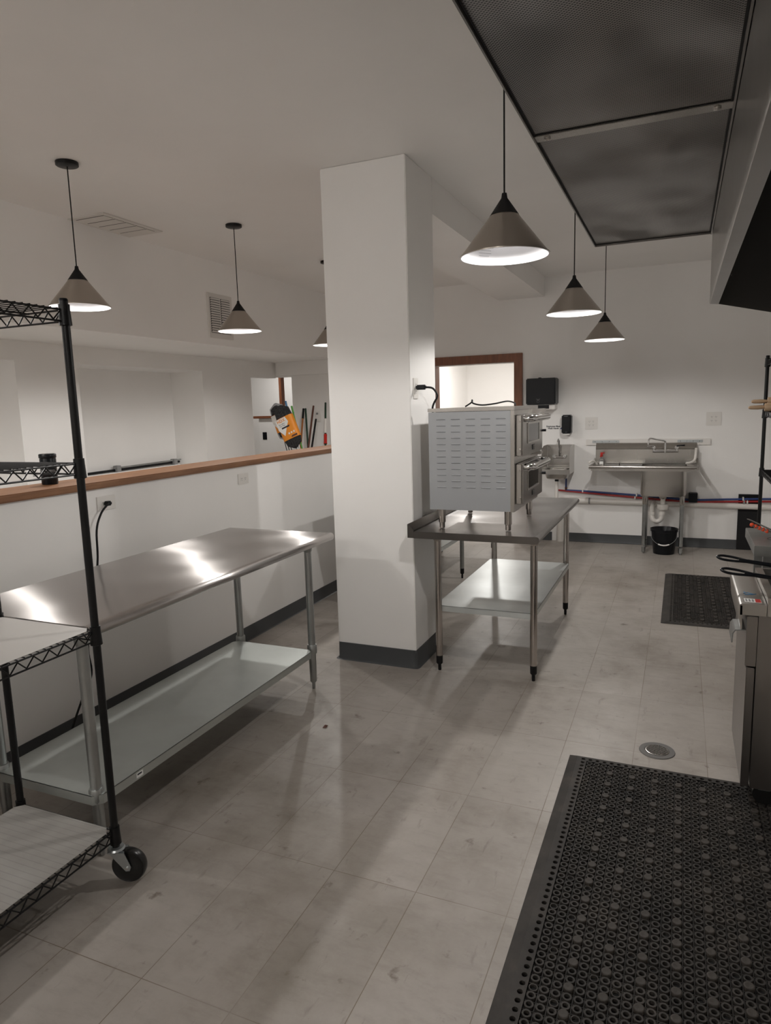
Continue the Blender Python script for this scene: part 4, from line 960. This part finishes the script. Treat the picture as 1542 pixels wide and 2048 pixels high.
# ============================================================ RUBBER MATS
def make_mat_meshes(W, Ln):
    p = 0.0302; bx, byy = 0.060, 0.040
    nc = int(round((W - 2 * bx) / p)) + 1; nr = int(round((Ln - 2 * byy) / p)) + 1
    x0 = (W - (nc - 1) * p) / 2; y0 = (Ln - (nr - 1) * p) / 2
    zt = 0.013; field, border, knob, under = MB(), MB(), MB(), MB()
    hh = p / 2; N = 12; ca = [(math.cos(2 * PI * (k + 0.5) / N), math.sin(2 * PI * (k + 0.5) / N)) for k in range(N)]
    def ring(mb, cx, cy, ro, ri, z0, z1):
        vs = [(cx + ro * c, cy + ro * s, z0) for c, s in ca] + [(cx + ro * 0.96 * c, cy + ro * 0.96 * s, z1) for c, s in ca] + [(cx + ri * c, cy + ri * s, z1) for c, s in ca] + [(cx + ri * 0.9 * c, cy + ri * 0.9 * s, z0) for c, s in ca]
        mb.add(vs, [(j * N + k, j * N + (k + 1) % N, (j + 1) * N + (k + 1) % N, (j + 1) * N + k) for j in range(3) for k in range(N)])
    def holecell(mb, cx, cy, ri, z, z0):
        S = []
        for c, s in ca:
            m_ = max(abs(c), abs(s)); S.append((cx + hh * c / m_, cy + hh * s / m_, z))
        # snap to exact corners using 12 samples plus four corner verts
        vs = S + [(cx + ri * c, cy + ri * s, z) for c, s in ca] + [(cx + ri * c, cy + ri * s, z0) for c, s in ca]
        fs = [(k, (k + 1) % N, N + (k + 1) % N, N + k) for k in range(N)] + [(N + k, N + (k + 1) % N, 2 * N + (k + 1) % N, 2 * N + k) for k in range(N)]
        o = len(vs)
        vs += [(cx + sx * hh, cy + sy * hh, z) for sx, sy in ((1, 1), (-1, 1), (-1, -1), (1, -1))]
        for q in range(4):
            ang = [math.atan2(s, c) for c, s in ca]; tgt = math.atan2((1, 1, -1, -1)[q], (1, -1, -1, 1)[q])
            idx = sorted(range(N), key=lambda k: abs(math.atan2(math.sin(ang[k] - tgt), math.cos(ang[k] - tgt))))[:2]
            a_, b_ = sorted(idx)
            if b_ - a_ > N / 2: a_, b_ = b_, a_
            fs.append((a_, o + q, b_))
        mb.add(vs, fs)
    for i in range(nc):
        for j in range(nr):
            cx, cy = x0 + i * p, y0 + j * p
            if i in (0, nc - 1) or j in (0, nr - 1):
                holecell(border, cx, cy, 0.0085, zt, 0.003)
            elif i % 3 == 1 and i > 1 and i < nc - 2 and (nr - 1 - j) % 3 == 0 and 2 < (nr - 1 - j) < nr - 2:
                knob.lathe([(0.0140, 0.003), (0.0146, 0.0150), (0.0138, 0.0172), (0.010, 0.0168), (0.0004, 0.0160)], (cx, cy, 0), 16, False)
            else:
                cut = ((i * 7 + j * 3) % 11 == 0)
                ring(field, cx, cy, 0.0136, 0.0080 if not cut else 0.0098, 0.003, zt + (0.0 if not cut else -0.003))
            if 0 < i < nc - 1 and 0 < j < nr - 1:   # webs on the cell edges
                field.box(cx + hh - 0.0011, cx + hh + 0.0011, cy - hh, cy + hh, 0.003, 0.0070)
                field.box(cx - hh, cx + hh, cy + hh - 0.0011, cy + hh + 0.0011, 0.003, 0.0070)
    X0, X1, Y0_, Y1_ = x0 - hh, x0 + (nc - 1) * p + hh, y0 - hh, y0 + (nr - 1) * p + hh
    # sloping edge
    def edge_ring(a, z_): return [(X0 - a * (X0), Y0_ - a * Y0_, z_), (X1 + a * (W - X1), Y0_ - a * Y0_, z_), (X1 + a * (W - X1), Y1_ + a * (Ln - Y1_), z_), (X0 - a * X0, Y1_ + a * (Ln - Y1_), z_)]
    V = edge_ring(0, zt) + edge_ring(0.25, zt) + edge_ring(1, 0.003) + edge_ring(1, 0.0008)
    border.add(V, [(r * 4 + k, r * 4 + (k + 1) % 4, (r + 1) * 4 + (k + 1) % 4, (r + 1) * 4 + k) for r in range(3) for k in range(4)])
    under.box(0.004, W - 0.004, 0.004, Ln - 0.004, 0.0008, 0.003)  # dark sheet standing in for the shade down the open drainage holes
    return field, border, knob, under
W_, L_ = 0.914, 1.52
f1, b1, k1, u1 = make_mat_meshes(W_, L_)
t = thing('floor_mat', (-0.417, 1.487, 0), 'large black rubber drainage mat in the right foreground', 'floor mat', 'black rubber drainage mats')
off = Vector(t.location)
nf = len(f1.f); f1.add(k1.v, k1.f)
for mb, nm, mm in ((f1, 'ring_field', 'rubber'), (b1, 'border', 'rubber'), (u1, 'hole_shade_sheet', 'hole_shade')):
    mb.v = [(a + off.x, b + off.y, c) for a, b, c in mb.v]
    o = mb.build(nm, mm, t, 0, smooth=False)
    if nm == 'ring_field':
        o.data.materials.append(M['rubber_knob'])
        for p in o.data.polygons[nf:]: p.material_index = 1; p.use_smooth = True
t2 = copy_tree(t); t2.location = (-0.088, 5.145, 0)
t2['label'] = 'farther black rubber drainage mat on the floor before the sinks'

# floor drain
t = thing('floor_drain', (-0.052, 3.183, 0), 'round metal floor drain cover in a grey collar', 'floor drain')
MB().lathe([(0.078, 0.0006), (0.076, 0.004), (0.054, 0.004), (0.051, 0.0008)], (-0.052, 3.183, 0), 40, False).build('collar', 'drain_ring', t)
MB().lathe([(0.050, 0.0007), (0.050, 0.0045), (0.047, 0.005)], (-0.052, 3.183, 0), 36, False).build('cover_rim', 'steel', t)
MB().lathe([(0.049, 0.001), (0.0005, 0.0011)], (-0.052, 3.183, 0), 36, False).build('sump', 'black_matte', t)
g = MB()
for k in range(-4, 5):
    d = k * 0.0105; L2 = math.sqrt(max(0, 0.047 ** 2 - d * d))
    g.box(-0.052 + d - 0.0026, -0.052 + d + 0.0026, 3.183 - L2, 3.183 + L2, 0.0015, 0.0046)
    g.box(-0.052 - L2, -0.052 + L2, 3.183 + d - 0.0026, 3.183 + d + 0.0026, 0.0015, 0.0046)
g.build('grate', 'chrome', t)
# debris bit on the floor by the long table
tag(MB().add([(-1.62, 2.86, 0.001), (-1.605, 2.865, 0.001), (-1.600, 2.885, 0.006), (-1.615, 2.88, 0.010), (-1.61, 2.872, 0.014), (-1.625, 2.89, 0.002)], [(0, 1, 4), (1, 2, 4), (2, 3, 4), (3, 0, 4), (3, 5, 0), (2, 5, 3)]).build('dry_leaf_scrap', 'darkbrown'), 'tiny dark crumpled scrap on the floor beside the long table', 'scrap')

# ============================================================ RIGHT: FRYER, GRIDDLE SLAB
fx, fy0, fy1 = 0.225, 2.80, 3.31
t = thing('deep_fryer', (0.6, 3.05, 0), 'stainless floor fryer at the right edge with black-handled baskets', 'fryer')
MB().box(0.290, 1.05, fy0, fy1, 0.10, 0.79).build('cabinet', 'steel_dark', t, 0.002)
MB().box(0.252, 0.2885, fy0 + 0.004, fy1 - 0.004, 0.590, 0.785).build('control_panel', 'steel_dark', t, 0.002)
d = MB().box(0.258, 0.2865, fy0 + 0.008, fy1 - 0.008, 0.10, 0.582).build('door', 'steel_dark', t, 0.003)
hd_ = MB(); P_ = [(0.2505, 2.82, 0.728), (0.215, 2.82, 0.724), (0.206, 2.82, 0.710), (0.204, 2.82, 0.672), (0.208, 2.82, 0.672), (0.210, 2.82, 0.708), (0.217, 2.82, 0.720), (0.2505, 2.82, 0.724)]
hd_.prism(P_, (0, 0.14, 0)).build('pull_handle', 'galv', t)
lg = MB()
prf = [(0.230, 0.735), (0.222, 0.815), (0.224, 0.828), (0.232, 0.834), (0.305, 0.834), (0.315, 0.834), (0.315, 0.826), (0.234, 0.826), (0.236, 0.735)]
lg.prism([(a, fy0, b) for a, b in prf], (0, fy1 - fy0, 0))
lg.prism([(0.227, fy0 + 0.0, 0.79), (0.227, fy0, 0.826), (0.315, fy0, 0.826), (0.315, fy0, 0.79)], (0, 0.003, 0))
lg.build('drip_ledge', 'steel', t)
tk = MB().prism([(0.317, fy0, 0.79), (0.317, fy0, 0.860), (0.345, fy0, 0.862), (0.345, fy0, 0.79)], (0, fy1 - fy0, 0)).box(0.3455, 1.05, fy0, fy0 + 0.02, 0.79, 0.861).box(0.3455, 1.05, fy1 - 0.02, fy1, 0.79, 0.861).box(1.0, 1.05, fy0 + 0.0205, fy1 - 0.0205, 0.79, 0.861)
tk.build('tank_rim', 'steel', t, 0.001)
MB().box(0.346, 0.999, fy0 + 0.021, fy1 - 0.021, 0.791, 0.815).build('tank', 'oil', t)
lb = MB().box(0.243, 0.300, 2.825, 2.875, 0.8342, 0.8348).build('warning_label', 'paper', t)
MB().box(0.280, 0.299, 2.827, 2.873, 0.8349, 0.8352).build('red_field', 'red', lb)
for k in range(3): MB().box(0.247 + k * 0.011, 0.253 + k * 0.011, 2.832, 2.868, 0.8349, 0.8351).build('print_lines', 'inkgrey', lb)
mk = MB()
for pts_ in ([(0.247, 2.95, 0.8345), (0.262, 2.965, 0.8345), (0.285, 2.945, 0.8345)], [(0.250, 2.935, 0.8345), (0.275, 2.94, 0.8345), (0.292, 2.955, 0.8345)], [(0.255, 2.96, 0.8345), (0.25, 2.975, 0.8345)]):
    mk.tube(pts_, 0.0012, 5)
mk.build('blue_scribble', 'bluemark', t)
for x, y in ((0.345, fy0 + 0.06), (0.345, fy1 - 0.06), (0.98, fy0 + 0.06), (0.98, fy1 - 0.06)):
    c = MB().box(x - 0.02, x + 0.02, y - 0.02, y + 0.02, 0.078, 0.0995).build('caster', 'zinc', t)
    MB().cyl((x, y - 0.014, 0.058), (x, y + 0.014, 0.058), 0.040, n=28).build('wheel', 'tyre', c)
def fry_basket(y, tipx, tipz, lab):
    t = thing('fry_basket', (0.6, y, 0.85), lab, 'fryer basket', 'fryer baskets with black loop handles')
    dx = 0.34
    pts = []
    A = Vector((tipx, y, tipz)); D = Vector((dx, 0.0, -0.040)); D.normalize(); S = Vector((0, 0.93, 0.36))
    loop = [A + D * 0.12 + S * 0.005, A + D * 0.10 + S * 0.008, A + D * 0.06 + S * 0.015, A + D * 0.02 + S * 0.014, A + D * 0.002, A + D * 0.02 - S * 0.014, A + D * 0.06 - S * 0.015, A + D * 0.10 - S * 0.008, A + D * 0.12 - S * 0.005]
    h = MB().tube(smoothpath(loop, 5), 0.0052, 8)
    h.tube([A + D * 0.085, A + D * 0.12, A + D * 0.25], [0.007, 0.0085, 0.0085], 10)
    h.build('handle', 'black_plastic', t)
    E_ = A + D * 0.25
    MB().cyl(E_, E_ + D * 0.05, 0.004, n=8).build('handle_rod', 'steel', t)
    b = MB(); bx = E_.x + 0.05; bz = E_.z - 0.004
    for zz in (bz, bz - 0.03):
        b.tube([(bx, y - 0.07, zz), (bx + 0.3, y - 0.07, zz), (bx + 0.3, y + 0.07, zz), (bx, y + 0.07, zz), (bx, y - 0.07, zz)], 0.0025, 6)
    for k in range(16):
        xx = bx + 0.3 * k / 15; b.tube([(xx, y - 0.07, bz), (xx, y - 0.065, 0.822), (xx, y + 0.065, 0.822), (xx, y + 0.07, bz)], 0.001, 4)
    for k in range(7):
        yy = y - 0.065 + 0.13 * k / 6; b.tube([(bx, yy, bz), (bx + 0.005, yy, 0.824), (bx + 0.295, yy, 0.824), (bx + 0.3, yy, bz)], 0.001, 4)
    b.build('basket', 'steel', t)
fry_basket(2.945, 0.163, 0.926, 'nearer fryer basket with a black loop handle sticking out over the ledge')
fry_basket(3.165, 0.158, 0.931, 'farther fryer basket with a black loop handle sticking out over the ledge')

t = thing('griddle_stand', (0.65, 3.78, 0), 'grey steel griddle stand at the right edge behind the fryer', 'griddle stand')
MB().box(0.338, 1.05, 3.60, 4.10, 0.850, 0.900).build('griddle_plate', 'galv', t, 0.002)
for x, y in ((0.40, 3.65), (0.40, 4.05), (1.0, 3.65), (1.0, 4.05)):
    MB().box(x - 0.02, x + 0.02, y - 0.02, y + 0.02, 0.0008, 0.8495).build('leg', 'galv', t)
MB().box(0.385, 1.03, 3.64, 4.06, 0.30, 0.315).build('lower_shelf', 'steel', t)
MB().lathe([(0.046, 0.0), (0.045, 0.0008), (0.041, 0.0008), (0.040, 0.0)], (0.455, 3.80, 0.9002), 28, False).build('ring_stain', 'oil', t)
t = thing('tongs', (0.42, 3.85, 0.902), 'open metal tongs with orange-red tips lying on the griddle plate', 'tongs')
a = MB()
a.prism([(0.322, 3.86, 0.985), (0.332, 3.86, 0.985), (0.50, 3.86, 0.906), (0.50, 3.86, 0.902), (0.49, 3.86, 0.902)], (0, 0.018, 0))
a.build('upper_arm', 'steel', t, 0.001)
a = MB().prism([(0.345, 3.86, 0.950), (0.352, 3.86, 0.956), (0.49, 3.86, 0.905), (0.49, 3.86, 0.902), (0.48, 3.86, 0.902)], (0, 0.018, 0)); a.build('lower_arm', 'steel', t, 0.001)
a = MB()
for k in range(5):
    a.sphere((0.347 + k * 0.017, 3.869, 0.956 - k * 0.0075), 0.0105, 12, 8)
a.build('grip_tip', 'orange_grip', t)

# ============================================================ HALF WALL ITEMS AND CLEANING TOOLS
t = thing('black_canister', (-2.925, 2.50, 1.262), 'black canister with a clear strap standing on the wooden cap behind the rack', 'canister')
MB().lathe([(0.001, 0.0006), (0.036, 0.0006), (0.0385, 0.004), (0.0385, 0.128), (0.037, 0.132)], (-2.925, 2.50, 1.262), 28, False).build('body', 'black_plastic', t)
MB().lathe([(0.0395, 0.133), (0.041, 0.135), (0.041, 0.150), (0.038, 0.154), (0.001, 0.155)], (-2.925, 2.50, 1.262), 28, False).build('lid', 'black_plastic', t)
st = MB().lathe([(0.0395, 0.062), (0.040, 0.066), (0.040, 0.072), (0.0395, 0.076)], (-2.925, 2.50, 1.262), 28, False)
st.tube([(-2.89, 2.475, 1.331), (-2.86, 2.42, 1.332), (-2.80, 2.32, 1.328)], 0.0028, 6); st.build('strap', 'clear', t)
MB().box(-2.803, -2.795, 2.305, 2.322, 1.322, 1.334).build('strap_end', 'zinc', t)

t = thing('curtain_rail', (-5.42, 5.4, 0.97), 'black rail with grey clamps lying along the bottom of the alcove', 'rail')
MB().tube([(-5.40, 4.74, 1.022), (-5.40, 6.43, 1.036)], 0.014, 10).build('rail_bar', 'black', t)
MB().tube([(-5.375, 5.4, 1.052), (-5.375, 6.43, 1.062)], 0.008, 8).build('rod', 'galv', t)
for y in (5.42, 6.30):
    MB().box(-5.42, -5.36, y, y + 0.06, 1.005, 1.075).build('clamp', 'inkgrey', t, 0.004)
MB().box(-5.44, -5.36, 4.75, 6.40, 0.921, 1.009).build('rail_base', 'wall', t)

def pole(x, y, x1, y1, z1, m, lab, cat='broom', tipm=None, tipl=0.12, head='brush', nm='broom'):
    t = thing(nm, (x, y, 0), lab, cat, 'cleaning tools leaning behind the half wall')
    a, b = Vector((x, y, 0.10)), Vector((x1, y1, z1)); d = (b - a).normalized()
    MB().cyl(a, b, 0.0125, n=12).build('handle', m, t)
    if tipm: MB().cyl(b - d * tipl, b + d * 0.002, 0.0145, n=12).build('handle_grip', tipm, t)
    MB().box(x - 0.14, x + 0.14, y - 0.03, y + 0.03, 0.07, 0.115).build('head', 'black_plastic', t, 0.006)
    mb = MB(); mb.prism([(x - 0.15, y - 0.04, 0.001), (x + 0.15, y - 0.04, 0.001), (x + 0.135, y - 0.028, 0.069), (x - 0.135, y - 0.028, 0.069)], (0, 0.06, 0)); mb.build('bristles', 'black_matte', t)
    return t
def broom_at(T, Lw, *a, **k):
    T, Lw = Vector(T), Vector(Lw); f_ = (0.10 - T.z) / (Lw.z - T.z); B = T + (Lw - T) * f_
    return pole(B.x, B.y, T.x, T.y, T.z, *a, **k)
broom_at((-4.541, 7.9, 1.603), (-4.438, 7.6, 1.12), 'brownhandle', 'broom with orange-brown handle and black grip, nearest the packaged mops', tipm='black_matte', tipl=0.15)
broom_at((-4.511, 7.9, 1.608), (-4.414, 7.75, 1.115), 'green', 'broom with dark green handle crossing a brown one behind the half wall')
broom_at((-4.391, 7.9, 1.637), (-4.294, 7.55, 1.123), 'darkbrown', 'broom with plain dark brown handle in front of the thermostat')
broom_at((-4.362, 7.9, 1.47), (-4.355, 7.75, 1.127), 'black_matte', 'broom with short black handle right of the thermostat')
b0_, T_ = Vector((-3.66, 6.72, 0.10)), Vector((-4.213, 7.9, 1.671))
t = pole(b0_.x, b0_.y, T_.x, T_.y, T_.z, 'green', 'dark green pole by the pillar with white and red sleeves', 'mop', nm='mop')
b0, b1_ = b0_, T_; dd = (b1_ - b0)
MB().cyl(b0 + dd * 0.76, b0 + dd * 0.87, 0.017, n=12).build('sleeve', 'white_plastic', t)
MB().cyl(b0 + dd * 0.68, b0 + dd * 0.75, 0.021, n=12).build('sleeve', 'red', t)['label'] = 'red sleeve'

# upside-down packaged flat mops: heads up beyond the cap
def packaged_mop(c, tilt, lab, sc=1.0, txt=True):
    """c = centre of the head; head lies in the x-z plane, facing -y; tilt about y"""
    t = thing('packaged_mop', tuple(c), lab, 'mop', 'new dust mops still in their wrappers')
    c = Vector(c); U = Vector((-math.sin(tilt), 0, math.cos(tilt))); R = Vector((math.cos(tilt), 0, math.sin(tilt))); N = Vector((0, -1, 0))
    def blob(h0, h1, w_, th, m, nm, par, seg=28):
        mb = MB(); vs = []; K = 10
        for i in range(K + 1):
            f_ = i / K; hgt = h0 + (h1 - h0) * f_; e_ = min(1.0, math.sqrt(max(0.02, 1 - (2 * f_ - 1) ** 8)))
            for k in range(seg):
                a_ = 2 * PI * k / seg; c_, s_ = math.cos(a_), math.sin(a_)
                jit = 1 + random.uniform(-0.05, 0.05) * (1 if m == 'mop' else 0)
                vs.append(c + U * hgt + R * (w_ * e_ * jit * math.copysign(abs(c_) ** 0.6, c_)) + N * (th * e_ * jit * math.copysign(abs(s_) ** 0.6, s_)))
        fs = [(i * seg + k, i * seg + (k + 1) % seg, (i + 1) * seg + (k + 1) % seg, (i + 1) * seg + k) for i in range(K) for k in range(seg)]
        fs += [tuple(range(seg)), tuple(range(K * seg, (K + 1) * seg))]
        mb.add(vs, fs); return mb.build(nm, m, par)
    hd = blob(-0.29 * sc, 0.25 * sc, 0.105 * sc, 0.040, 'mop', 'mop_head', t)
    if not txt: blob(-0.31 * sc, 0.27 * sc, 0.125 * sc, 0.025, 'mop_grey', 'backing', t)
    wr = MB(); vs = []; seg = 28
    for hgt in (-0.17 * sc, 0.10 * sc):
        for k in range(seg):
            a_ = 2 * PI * k / seg; c_, s_ = math.cos(a_), math.sin(a_)
            vs.append(c + U * hgt + R * (0.115 * sc * math.copysign(abs(c_) ** 0.6, c_)) + N * (0.047 * math.copysign(abs(s_) ** 0.6, s_)))
    wr.add(vs, [(k, (k + 1) % seg, seg + (k + 1) % seg, seg + k) for k in range(seg)])
    w2 = wr.build('wrapper', 'orange', t)
    Pq = lambda a_, b_, off_: c + R * a_ * sc + U * b_ * sc + N * off_
    MB().prism([Pq(-0.108, 0.095, 0.0478), Pq(-0.108, -0.03, 0.0478), Pq(-0.05, -0.115, 0.0478), Pq(0.0, -0.04, 0.0478), Pq(0.055, 0.03, 0.0478), Pq(0.035, 0.095, 0.0478)], N * 0.0008).build('white_field', 'paper', t)
    if txt:
        text('brand_print', 'HDX', 0.052, 'orange', t, Pq(-0.035, 0.065, 0.0492), R, U, 0.0003, bold=0.001)
        text('product_print', 'Microfiber\nDry Mop', 0.021, 'ink', t, Pq(-0.04, 0.018, 0.0492), R, U, 0.0003)
        MB().prism([Pq(-0.06, -0.012, 0.0492), Pq(-0.06, -0.03, 0.0492), Pq(0.045, -0.03, 0.0492), Pq(0.055, -0.012, 0.0492)], N * 0.0005).build('black_strip', 'ink', t)
        ic = MB()
        for k in range(3):
            x_ = 0.0 + k * 0.035; ic.prism([Pq(x_, -0.115, 0.0482), Pq(x_ + 0.02, -0.115, 0.0482), Pq(x_ + 0.02, -0.095, 0.0482), Pq(x_, -0.095, 0.0482)], N * 0.0005)
        ic.build('icons', 'paper', t)
        MB().prism([Pq(0.02, -0.158, 0.0482), Pq(0.108, -0.158, 0.0482), Pq(0.108, -0.138, 0.0482), Pq(0.035, -0.138, 0.0482)], N * 0.0005).build('brown_strip', 'darkbrown', t)
    f_ = MB()
    E_ = c - U * 0.29 * sc
    for s in (-0.04, -0.01, 0.02, 0.045):
        f_.cyl(E_ + R * s + U * 0.03, Vector((E_.x + s * 1.2 + 0.05, c.y, E_.z - 0.20)), 0.005, n=8)
    f_.build('wire_frame', 'zinc' if txt else 'black', t)
    MB().cyl((E_.x + 0.05, c.y, E_.z - 0.19), (E_.x + 0.28, c.y + 0.05, 0.002), 0.012, n=10).build('handle', 'black_matte', t)
    return t
packaged_mop((-4.262, 7.02, 1.42), math.radians(22), 'black mop head in an orange and white wrapper, in front of the other', 1.0)
packaged_mop((-4.425, 7.14, 1.475), math.radians(19), 'black mop head in a wrapper behind the front one, partly hidden', 0.80, False)
for (xa, za, xb, m, lab) in ((-4.442, 1.705, -4.16, 'bluehandle', 'blue-tipped handle standing behind the packaged mops'), (-4.361, 1.643, -4.04, 'limegreen', 'lime green handle standing behind the packaged mops')):
    t = thing('duster', (xb, 7.3, 0), lab, 'duster', 'slim coloured handles behind the packaged mops')
    A, B = Vector((xb + 0.02, 7.30, 0.16)), Vector((xa, 7.30, za)); d_ = B - A
    MB().cyl(A, B - d_ * 0.06, 0.009, n=10).build('handle', m if m == 'limegreen' else 'black_matte', t)
    MB().cyl(B - d_ * 0.06, B, 0.012, n=10).build('handle_tip', m, t)
    MB().lathe([(0.03, 0.0008), (0.05, 0.03), (0.045, 0.11), (0.015, 0.16)], (xb + 0.02, 7.30, 0), 16, True).build('head', 'black_matte', t)
